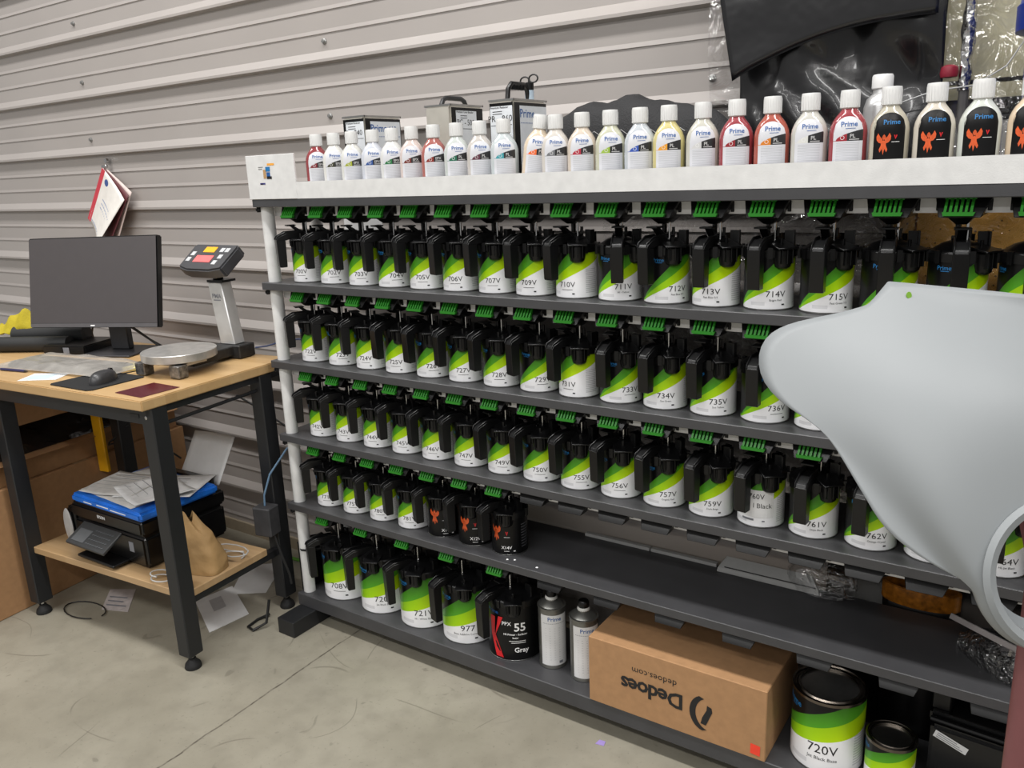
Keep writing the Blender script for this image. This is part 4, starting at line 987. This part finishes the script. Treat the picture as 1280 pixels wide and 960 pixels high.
# mouse and pad
pd = on_table('mouse_pad', 'black rectangular mouse pad near the front edge of the workbench', 'mouse pad', -.365, .117, R(-2))
MB().prism([(-.10, -.098), (.09, -.098), (.105, -.085), (.108, .09), (.10, .098), (-.095, .098), (-.108, .085), (-.112, -.088)], 0, .003, 'z').build('pad', mat('black_cloth_pad', (20, 20, 21), .85), pd)
ms = on_table('computer_mouse', 'small dark grey computer mouse on the black pad', 'mouse', -.325, .112, R(15), TH+.0036)
m = MB(); m.grid(lambda u, v: (.029*math.cos(2*PI*u)*math.cos(v*PI/2)**.55*(1-.12*math.sin(2*PI*u)), .056*math.sin(2*PI*u)*math.cos(v*PI/2)**.55, .036*math.sin(v*PI/2)), 28, 10); m.add([(.032*math.cos(2*PI*k/28)*(1-.12*math.sin(2*PI*k/28)), .056*math.sin(2*PI*k/28), 0) for k in range(28)], [tuple(range(27, -1, -1))])
m.build('shell', mat('dark_grey_mouse', (48, 48, 50), .35), ms)
MB().lathe([(.0, -.004), (.009, -.004), (.009, .004), (0, .004)], 14, T=Matrix.Translation((0, .034, .028)) @ Matrix.Rotation(PI/2, 4, 'Y')).build('scroll_wheel', M_rubber, ms)
MB().tube([(.0, .054, .010), (.0, .085, .004), (.03, .15, .003), (.02, .24, .003), (-.02, .30, .003)], .0018, 6).build('cord', M_cable, ms)
o = on_table('maroon_card', 'maroon glossy card lying by the front right corner of the workbench', 'card', -.097, .098, R(-4)); MB().box(-.066, .066, -.066, .066, 0, .0015).build('card', mat('maroon_card', (84, 26, 34), .25), o, bev=.0005)
pp = on_table('printed_paper', 'small printed white paper by the front edge of the workbench', 'paper', -.605, .09, R(28)); MB().box(-.065, .065, -.05, .05, 0, .0008).build('sheet', M_paper, pp); m = MB(); m.box(-.055, .05, .030, .033, .0008, .0011); m.box(-.055, .03, -.04, .024, .0008, .0010); m.build('print', mat('pale_blue_print', (190, 206, 216), .6), pp)
pn = on_table('ballpoint_pen', 'dark blue ballpoint pen on the workbench by the plastic-covered keyboard', 'pen', -.79, .098, R(6)); MB().tube([(-.07, 0, .005), (.05, 0, .005)], .0045, 10).build('barrel', mat('navy_plastic', (40, 40, 82), .35), pn); MB().tube([(.05, 0, .005), (.066, 0, .005)], .0042, 10, .001).build('tip', M_ink, pn)
MB().tube([(-.07, 0, .005), (-.082, 0, .005)], .002, 8).build('button', M_chrome, pn)
yn = on_table('sticky_notes', 'yellow sticky note pad beside the steel scale pan', 'notes', -.43, .285, R(20)); MB().box(-.05, .05, -.036, .036, 0, .010).build('pad', mat('pale_yellow_paper', (236, 222, 130), .7), yn)
# rolls and cloth at left
for (yy_, zz_, lb, nm) in ((.42, .052, 'upper black foam roll at the left end of the workbench under the yellow cloth', 'a'), (.345, .030, 'lower black roll in front at the left end of the workbench', 'b')):
    r_ = .035 if nm == 'a' else .0295
    t = on_table('black_roll', lb, 'roll', -1.06, yy_, R(22), TH+(.019 if nm == 'a' else 0), 'black rolls on the workbench')
    MB().tube([(-.16, 0, r_), (.14, 0, r_)], r_, 24).build('roll', mat('black_foam', (27, 28, 29), .6), t); MB().tube([(.1395, 0, r_), (.1405, 0, r_)], r_*.4, 14).build('core', M_ink, t)
sp0 = on_table('spacer_block', 'dark block under the upper black roll', 'block', -1.06, .42, R(22)); MB().box(-.1, .1, -.02, .02, 0, .0185).build('block', M_rubber, sp0)
yc = MB(); yc.grid(lambda u, v: (-.12+.26*u, -.05+.10*v, .095+.045*math.sin(PI*u)*math.sin(PI*v)+.035*noise.noise(Vector((u*6, v*4, 8)))-.03*abs(2*v-1)), 26, 12)
o = yc.build('yellow_cloth', mat('yellow_cloth', (168, 152, 24), .8, bump=.2, bs=120), loc=TL(-1.175, .40, TH+.004), rz=TA+R(22), ang=80, fix=False); o.modifiers.new('thickness', 'SOLIDIFY').thickness = .003; tag(o, 'bright yellow cloth draped over the black roll at the left edge', 'cloth')
for k, pts in enumerate(([(-.63, .46, TH+.10), (-.60, .5, TH+.05), (-.55, .52, TH+.006), (-.50, .50, TH+.006)], [(-.95, .52, TH+.09), (-1.0, .54, TH+.04), (-1.01, .55, TH+.005)], [(-.72, .50, TH+.10), (-.66, .54, TH+.04), (-.58, .55, TH+.006), (-.48, .56, TH+.006)])):
    o = MB().tube([TL(*p) for p in pts], .004, 8).build('monitor_cable', M_cable); tag(o, ('black cable curling down at the right below the monitor', 'black cable dropping behind the mini computer', 'thick black cable beside the monitor stand')[k], 'cable')

# --- paint scale
sl = on_table('paint_scale', 'paint weighing scale with round steel pan and grey display head on a steel column', 'scale', -.205, .315, R(2))
M_castb = mat('scuffed_black_casting', (34, 34, 34), .5, vs=60, var=.5)
MB().box(-.035, .035, .02, .275, .012, .046).build('base_beam', M_castb, sl, bev=.003)
MB().box(-.055, .065, .20, .275, .002, .048).build('rear_base', M_castb, sl, bev=.003)
for x, y in ((-.085, -.075), (.075, -.075)):
    MB().box(x-.022, x+.022, y-.02, y+.02, .002, .044).build('foot_block', mat('scuffed_chrome_block', (120, 118, 116), .35, .7, vs=70, var=.6), sl, bev=.003)
MB().box(-.10, .09, -.07, .03, .036, .044).build('cross_plate', M_steel, sl)
MB().lathe([(.106, .046), (.112, .047), (.119, .050), (.1195, .074), (.118, .0755), (.110, .0765), (0, .0765)], 56).build('pan', M_steel, sl, ang=30)
col = MB().hexa([(-.034,.212,.048),(.034,.212,.048),(.034,.262,.048),(-.034,.262,.048)], [(-.062,.212,.268),(.002,.212,.268),(.002,.262,.268),(-.062,.262,.268)]).build('column', mat('satin_aluminium', (205, 205, 204), .38, .55), sl, bev=.003)
MB().box(-.055, .018, .205, .268, .268, .276).build('column_cap', M_black, sl)
m = MB(); flat(m, text_geo('PMA', .022, bold=.02), lambda x, y: (x-.024, .2112, .212+y)); flat(m, rect_geo(.034, .004), lambda x, y: (x-.023, .2112, .203+y)); m.build('column_lettering', M_greyink, col, smooth=False, fix=False)
hm = Matrix.Translation((-.052, .235, .340)) @ Matrix.Rotation(R(-6), 4, 'Z') @ Matrix.Rotation(R(-52), 4, 'X')
hd = MB().prism([(-.115, -.055), (-.06, -.068), (.06, -.068), (.115, -.055), (.118, .05), (.108, .062), (-.108, .062), (-.118, .05)], -.022, .022, 'y', hm).build('display_head', mat('dark_grey_plastic', (60, 60, 63), .45), sl, bev=.006, seg=2)
def pnl(nm_, x0, x1, z0, z1, mt, o=.0228): MB().box(x0, x1, -o-.0006, -o+.001, z0, z1, hm).build(nm_, mt, hd, smooth=False)
pnl('upper_display', -.040, .020, .018, .044, mat('amber_display', (244, 176, 30), .4))
pnl('lower_display', -.055, .035, -.030, .002, mat('red_display', (246, 110, 110), .4))
M_key = mat('light_key', (190, 192, 194), .5)
for x, z in ((-.085, .010), (-.088, -.018), (.055, .030), (.082, .030), (.070, -.002), (.062, -.030)): pnl('key', x-.010, x+.010, z-.009, z+.010, M_key)
MB().tube([(-.03, .235, .276), (-.045, .24, .32)], .018, 12).build('head_pivot', M_black, sl)
o = MB().tube([TL(-.14, .585, TH+.03), TL(-.10, .60, TH+.035), TL(-.05, .63, TH+.05), TL(.0, .66, TH+.055), TL(.06, .70, TH+.04), TL(.14, .72, TH-.02), TL(.18, .70, TH-.12)], .003, 8).build('scale_cord', mat('navy_cable', (40, 56, 96), .5)); tag(o, 'dark blue cord leaving the back of the scale towards the rack', 'cord')

# --- under the table
LS = .2724
def on_low(name, label, cat, x, y, rz=0, dz=0, group=None):
    return thing(name, label, cat, TL(x, y, LS+dz), TA+rz, group)
pr_ = on_low('printer', 'black inkjet printer on the lower shelf of the workbench', 'printer', -.44, .285, R(-3))
MB().box(-.205, .205, -.17, .16, .004, .118).build('printer_body', M_black2, pr_, bev=.012, seg=3)
MB().box(-.207, .207, -.175, .165, .121, .176).build('scanner_lid', M_black2, pr_, bev=.010, seg=3)
cpn = MB().hexa([(-.135, -.245, .060), (.085, -.245, .060), (.085, -.17, .106), (-.135, -.17, .106)], [(-.135, -.250, .070), (.085, -.250, .070), (.085, -.172, .116), (-.135, -.172, .116)]).build('control_panel', mat('dark_grey_panel', (52, 53, 54), .45), pr_, bev=.002)
m = MB()
for r_ in range(4):
    for k in range(8): m.lathe([(.0045, 0), (.0045, .0016), (0, .0016)], 8, (-.03+.013*k, -.236+.015*r_, .0785+.0088*r_))
m.hexa([(-.115,-.238,.076),(-.045,-.238,.076),(-.045,-.195,.101),(-.115,-.195,.101)], [(-.115,-.240,.0785),(-.045,-.240,.0785),(-.045,-.197,.1035),(-.115,-.197,.1035)])
stuff(m.build('buttons', mat('dim_buttons', (84, 86, 88), .5), cpn))
MB().box(-.11, .10, -.23, -.168, .010, .020).build('paper_tray', M_black, pr_, bev=.003)
MB().box(.115, .14, -.1712, -.170, .055, .090).build('spec_sticker', M_greyink, pr_)
m = MB(); flat(m, text_geo('EPSON', .015, bold=.02), lambda x, y: (x-.02, -.1756, .146+y)); m.build('logo_lettering', M_whiteink, pr_, smooth=False, fix=False)
MB().box(-.16, .16, .13, .16, .12, .215).build('rear_tray', M_black2, pr_, bev=.003)
ws = MB(); ws.grid(lambda u, v: (-.10+.21*u, .135+.10*v+.01*math.sin(u*3), .185+.155*v), 10, 10); o = ws.build('blank_paper', M_paper, loc=TL(-.36, .30, LS), rz=TA, fix=False); o.modifiers.new('thickness', 'SOLIDIFY').thickness = .001; tag(o, 'blank white paper sheet standing in the rear feed of the printer', 'paper')
# magazines and papers on printer
fo = on_low('paper_ream', 'blue plastic wrapped ream lying on top of the printer', 'paper ream', -.43, .265, R(-4), .1765)
m = MB(); m.grid(lambda u, v: (-.205+.41*u, -.155+.31*v, .033+.004*noise.noise(Vector((u*5, v*4, 3)))), 20, 14); m.add([(-.205, -.155, 0), (.205, -.155, 0), (.205, .155, 0), (-.205, .155, 0)], [(3, 2, 1, 0)])
MB().box(-.205, .205, -.155, .155, 0, .032).build('ream_body', mat('bright_blue_wrap', (30, 112, 214), .35, vs=25, var=.2), fo, bev=.009, seg=3)
m = MB()
for k in range(3): flat(m, rect_geo(.05+.02*k, .004), lambda x, y: (x-.10+.09*k, -.1556, .012+.003*(k % 2)+y))
m.build('wrap_print', M_whiteink, fo, smooth=False, fix=False)
nz_ = 0
for k, (x, y, rz, w, h, lb) in enumerate(((-.45, .27, -8, .17, .135, 'broad grey newsprint sheet lying across the blue ream'), (-.36, .30, 24, .14, .105, 'white printed leaflet tilted on the blue ream towards the wall'), (-.50, .245, 12, .115, .10, 'crumpled printed page at the left of the blue ream'), (-.34, .24, -20, .12, .10, 'pale printed page at the right of the blue ream behind the table leg'))):
    t = on_low('loose_paper', lb, 'paper', x, y, R(rz), .1765+.033+.004*k, 'papers piled on the blue ream')
    m = MB(); m.grid(lambda u, v: (-w+2*w*u, -h+2*h*v, .002+.010*(u-.5)**2*4*(1 if k != 1 else .6)*k/3+.002*noise.noise(Vector((u*4, v*4, k*3.0)))), 14, 10)
    o = m.build('sheet', mat('newsprint_grey' if k % 2 == 0 else 'printed_paper', (196, 194, 190) if k % 2 == 0 else (216, 216, 216), .7, var=.10, vs=26), t, fix=False); o.modifiers.new('thickness', 'SOLIDIFY').thickness = .0008
    m = MB()
    for j in range(5): m.add([(-w*.8, -h*.7+.03*j, .0062+.0015*k+.006*k/3), (w*.5, -h*.7+.03*j, .0062+.0015*k+.006*k/3), (w*.5, -h*.7+.031*j+.001, .0062+.0015*k+.006*k/3), (-w*.8, -h*.7+.031*j+.001, .0062+.0015*k+.006*k/3)], [(0, 1, 2, 3)])
    m.build('print_lines', M_greyink, t, smooth=False, fix=False)
spk = on_low('small_speaker', 'small grey-white desk speaker left of the printer', 'speaker', -.70, .17, R(-10))
MB().box(-.035, .035, -.03, .05, 0, .135).build('speaker_body', M_black, spk, bev=.012, seg=3)
MB().lathe([(0, 0), (.030, .002), (.033, .006), (.030, .010), (0, .011)], 24, T=Matrix.Translation((-.005, -.028, .068)) @ Matrix.Rotation(PI/2, 4, 'X') @ Matrix.Scale(2.0, 4, (0, 1, 0))).build('speaker_grille', mat('grey_mesh', (170, 168, 166), .6), spk)
# paper bag
pb = on_low('paper_bag', 'crumpled brown paper bag on the right end of the lower shelf', 'paper bag', -.085, .20, R(12))
m = MB()
def bagf(u, v):
    a = 2*PI*u; w = .074*(1-.52*v**2.2); d = .050*(1-.80*v**1.8)
    x, y = sell(a, w, d, 4.5-2*v)
    n1 = noise.noise(Vector((x*22, y*22, v*4)))
    cr = abs(noise.noise(Vector((x*16+v*3, y*16, v*2.2+5))))
    k_ = 1+.10*n1*(.3+v)-.26*cr*(.25+v)
    return (x*k_-.060*v**2.2, y*k_+.01*v, .001+.185*v+.012*v*n1+(.018*v**4)*math.sin(a*3))
m.grid(bagf, 72, 34); m.add([bagf(k/72, 0) for k in range(72)], [tuple(range(71, -1, -1))])
m.build('bag_body', mat('brown_paper', (158, 126, 82), .75, vs=14, var=.14, bump=.4, bs=30), pb, ang=60)
m = MB(); m.add([(-.048+.02*math.cos(R(k*60))*(1+.3*(k % 2)), -.066, .092+.026*math.sin(R(k*60))) for k in range(6)], [tuple(range(6))]); m.build('red_print', mat('faded_red_ink', (150, 60, 50), .7), pb, smooth=False)
# power adapter hanging and cables
ad = thing('power_adapter', 'dusty black power adapter brick by the right rear leg of the workbench', 'power adapter', TL(-.015, .425, LS+.045), TA+R(8))
MB().box(-.035, .035, -.028, .03, 0, .105).build('brick', mat('dusty_black_plastic', (52, 52, 54), .6, vs=30, var=.25), ad, bev=.004)
o = MB().tube([TL(-.015, .425, LS+.151), TL(-.012, .425, LS+.19), TL(.0, .45, LS+.26), TL(.04, .50, LS+.34), TL(.09, .55, LS+.40), TL(.13, .60, LS+.47)], .0035, 8).build('light_blue_cable', M_bluecable); tag(o, 'pale blue cable rising from the power adapter towards the rack', 'cable')
o = MB().tube([TL(.005, .43, LS+.05), TL(.03, .43, LS-.02), TL(.05, .44, LS-.10), TL(.055, .44, LS-.14)], .005, 8).build('adapter_cable', M_cable); tag(o, 'thick black cable hanging from the power adapter past the table leg', 'cable')
o = MB().tube([TL(-.03, .40, .012), TL(-.05, .36, .006), TL(-.045, .31, .006), TL(-.01, .30, .006), TL(.015, .34, .02), TL(.02, .36, .10)], .005, 8).build('floor_cable', M_cable); tag(o, 'black cable looping on the floor by the right rear leg', 'cable')
o = MB().tube([TL(-.02, .70, .56), TL(-.15, .74, .58), TL(-.35, .77, .64), TL(-.5, .79, .68)], .004, 8).build('wall_cable', M_cable); tag(o, 'black cable sloping along the wall behind the workbench', 'cable')
o = MB().tube([TL(-.135+.045*math.cos(a), .075+.03*math.sin(a), LS+.004+.0012*k) for k, a in enumerate([j*PI/7 for j in range(26)])], .0022, 6).build('coiled_lead', mat('grey_white_lead', (176, 176, 174), .5)); tag(o, 'pale coiled lead at the front right of the lower shelf', 'cable')
o = MB().tube([TL(-.05+.028*math.cos(a)*(1+.1*j), .30+.03*math.sin(a), LS+.004+.0022*j) for j, a in enumerate([j*PI/5 for j in range(20)])], .0022, 6).build('charger_lead', mat('grey_white_lead', (176, 176, 174), .5)); tag(o, 'tangled pale charger lead between the paper bag and the adapter', 'cable')
o = MB().tube([(-1.0+.09*math.cos(a)+.02*math.cos(3*a), -.02+.05*math.sin(2*a), .60+.09*math.sin(a)) for a in [j*PI/8 for j in range(17)]], .004, 6).build('tangled_cable', M_cable); tag(o, 'tangle of black cable in front of the open carton under the workbench', 'cable')
o = MB().tube([TL(-.74+.05*math.sin(2.2*t_)+.02*t_, .53+.03*math.cos(t_), .83-.06*t_) for t_ in [j*.35 for j in range(18)]], .004, 6).build('hanging_cable', M_cable); tag(o, 'black cables hanging below the rear of the workbench top', 'cable')
o = MB().tube([TL(-.70+.10*math.cos(a), .13+.05*math.sin(a), .005) for a in [j*PI/10 for j in range(19)]], .0022, 6).build('floor_lead', M_cable); tag(o, 'black lead curled on the floor under the lower shelf', 'cable')
# yellow strip and boxes at left
o = MB().box(-.025, .025, -.008, .008, .415, .84).build('yellow_level', mat('signal_yellow', (234, 172, 20), .5), loc=(-.982, -.088, 0), rz=R(10), bev=.003); tag(o, 'yellow strip hanging in front of the dark rear leg under the workbench', 'strip')
def carton(label, x0, x1, y0, y1, z0, z1, rz=0, flaps=False, shade=None):
    t = thing('storage_carton', label, 'box', ((x0+x1)/2, (y0+y1)/2, z0), rz)
    w, d, h = (x1-x0)/2, (y1-y0)/2, z1-z0
    if not flaps:
        MB().box(-w, w, -d, d, 0, h).build('carton_body', M_card, t, bev=.003); MB().box(-w, w, -.03, .03, h, h+.001).build('tape_strip', M_tape, t)
    else:
        m = MB(); q = .006
        m.box(-w, w, -d, -d+q, 0, h); m.box(-w, w, d-q, d, 0, h); m.box(-w, -w+q, -d+q, d-q, 0, h); m.box(w-q, w, -d+q, d-q, 0, h*.45); m.box(-w+q, w-q, -d+q, d-q, 0, q)
        m.build('carton_body', M_card, t)
        m = MB(); m.hexa([(w-.002, -d, h*.45), (w+.004, -d, h*.45), (w+.004, d, h*.45), (w-.002, d, h*.45)], [(w+.034, -d+.01, h*.40), (w+.038, -d+.01, h*.415), (w+.038, d-.01, h*.415), (w+.034, d-.01, h*.40)]); m.build('flap', M_card, t)
        m = MB(); m.grid(lambda u, v: (w*.2+w*.78*u, -d*.9+d*1.8*v, h*.35+h*.42*math.sin(PI*min(1, .2+u*.9))+.03*noise.noise(Vector((u*5, v*11, 2)))), 20, 50)
        m.build('packed_bags', mat('dark_crinkled_bags', (40, 38, 38), .2, bump=.6, bs=30, coat=.5), t, ang=60, fix=False)
    return t
carton('big plain cardboard carton on the floor left of the workbench, bottom of its stack', -1.58, -1.0, -.70, .30, 0, .476, R(7))
carton('open carton of dark plastic bags in the middle of the stack left of the workbench', -1.57, -1.02, -.66, .28, .478, .685, R(7), True)
carton('closed cardboard carton on top of the stack under the workbench overhang', -1.58, -1.0, -.68, .29, .687, .822, R(7))
# papers on floor
def floor_sheet(name, label, pts, material, print_=None, k=0):
    t = thing(name, label, 'paper', (*pts[0], 0)); o = pts[0]
    z = .0012
    q = [(p[0]-o[0], p[1]-o[1]) for p in pts]
    m = MB(); m.prism(q, .0004, .0016+.0006*k, 'z'); m.build('sheet', material, t)
    if print_:
        m = MB(); P0, P1, P3 = Vector(q[0]), Vector(q[1]), Vector(q[3])
        for (u0, u1, v0, v1) in print_:
            cs = [P0+(P1-P0)*u+(P3-P0)*v for u, v in ((u0, v0), (u1, v0), (u1, v1), (u0, v1))]
            m.add([(c_.x, c_.y, .0026+.0006*k) for c_ in cs], [(0, 1, 2, 3)])
        m.build('print', M_greyink if k == 0 else mat('envelope_window', (176, 176, 178), .3), t, smooth=False, fix=False)
    return t
floor_sheet('receipt_paper', 'greyish crumpled receipt on the floor under the workbench', [(-.704, -.337), (-.599, -.296), (-.734, -.180), (-.824, -.232)], mat('dusty_paper', (176, 168, 166), .7, vs=40, var=.15), [(.1, .85, .2, .26), (.1, .7, .4, .46), (.1, .8, .6, .66)])
floor_sheet('window_envelope', 'white window envelope on the floor between the right legs of the workbench', [(-.447, -.118), (-.207, -.230), (-.190, -.075), (-.420, .030)], M_paper, [(.16, .52, .30, .62)], 1)
floor_sheet('loose_sheet', 'white sheet on the floor behind the right rear leg of the workbench', [(-.373, -.015), (-.262, .062), (-.40, .27), (-.52, .17)], M_paper)
o = MB().prism([(-.012, -.010), (.012, -.006), (.008, .012), (-.010, .010)], .0003, .0012, 'z').build('lilac_scrap', mat('lilac_paper', (150, 130, 190), .7), loc=(1.228, -.03, 0)); tag(o, 'tiny lilac paper scrap on the floor in front of the rack', 'scrap')

# ================================================================== DOCUMENTS ON THE WALL
dc = thing('hanging_documents', 'bundle of papers with red spine hanging from a steel clip on the wall', 'documents', (-1.408, YW-.0225, 1.60))
M_foil = MATS['bright_steel_pin']
MB().box(-.020, .014, -.014, 0, .0, .012).build('clip', M_foil, dc, bev=.002); MB().lathe([(.010, -.012), (.010, 0)], 10, T=Matrix.Translation((-.004, 0, .030)) @ Matrix.Rotation(PI/2, 4, 'X')).build('hook', M_foil, dc)
def leaf(ang, w, h, y, curl, mt, nm_, bend=.0):
    m = MB(); ca, sa = math.cos(ang), math.sin(ang)
    def fn(u, v):
        a = u*w; b = -v*h
        return (a*ca-b*sa, y-curl*u*u*(0.3+v)-bend*v, a*sa+b*ca)
    m.grid(fn, 14, 14); o = m.build(nm_, mt, dc, fix=False, ang=70); o.modifiers.new('thickness', 'SOLIDIFY').thickness = .0015; return o
leaf(R(-30), .215, .285, -.006, .03, mat('pale_pink_paper', (214, 196, 190), .6), 'back_booklet')
leaf(R(-34), .215, .285, -.012, .045, mat('dark_maroon_cover', (96, 50, 54), .5), 'maroon_folder')
lf = leaf(R(-40), .215, .285, -.018, .075, mat('cover_paper', (226, 222, 216), .5), 'front_booklet')
m = MB(); ca, sa = math.cos(R(-40)), math.sin(R(-40))
def on_leaf(a, b, o_=.0016): 
    u, v = a/.215, b/.285
    return (a*ca+b*sa, -.018-.075*u*u*(.3+v)-o_, a*sa-b*ca)
m.cur = 0; m.grid(lambda u, v: on_leaf(.026*u-.004, .285*v), 2, 12)
m.cur = 1; m.grid(lambda u, v: on_leaf(.02+.19*u, .263+.006*v), 10, 1)
for k, w_ in enumerate((.09, .12, .08)): m.grid(lambda u, v: on_leaf(.06+w_*u, .12+.022*k+.006*v), 6, 1)
m.cur = 2; m.add([on_leaf(.052+.016*math.cos(k*PI/8), .040+.016*math.sin(k*PI/8)) for k in range(16)], [tuple(range(16))])
m.build('cover_print', [mat('red_binding', (196, 60, 74), .5), mat('pale_blue_ink', (150, 160, 186), .5), mat('seal_blue', (60, 84, 140), .5)], lf, smooth=False, fix=False)

# paper notice and blue cable seen behind the left end of the rack
o = MB().box(.02, .20, YW-.0245, YW-.0235, 1.25, 1.395).build('wall_notice', M_paper, smooth=False); tag(o, 'white paper sheet on the wall glimpsed behind the left end of the top can row', 'paper')
o = MB().tube([(.06+.012*math.sin(k*1.7), .22+.02*math.cos(k), .92-.025*k) for k in range(10)], .006, 8).build('blue_network_cable', mat('blue_network_cable', (44, 84, 150), .45)); tag(o, 'bundle of blue network cable behind the first can of the third shelf', 'cable')

# dried paint specks on the empty shelf
sh5 = [o for o in rack.children if o.name.startswith('shelf')][4]
for (X, Y) in ((.905, .022), (.925, .030), (1.005, .022)):
    MB().lathe([(0, 0), (.0038, 0), (.003, .0008), (0, .001)], 8, (X, Y, ZS[4]+.0001)).build('paint_speck', M_whiteink, sh5)
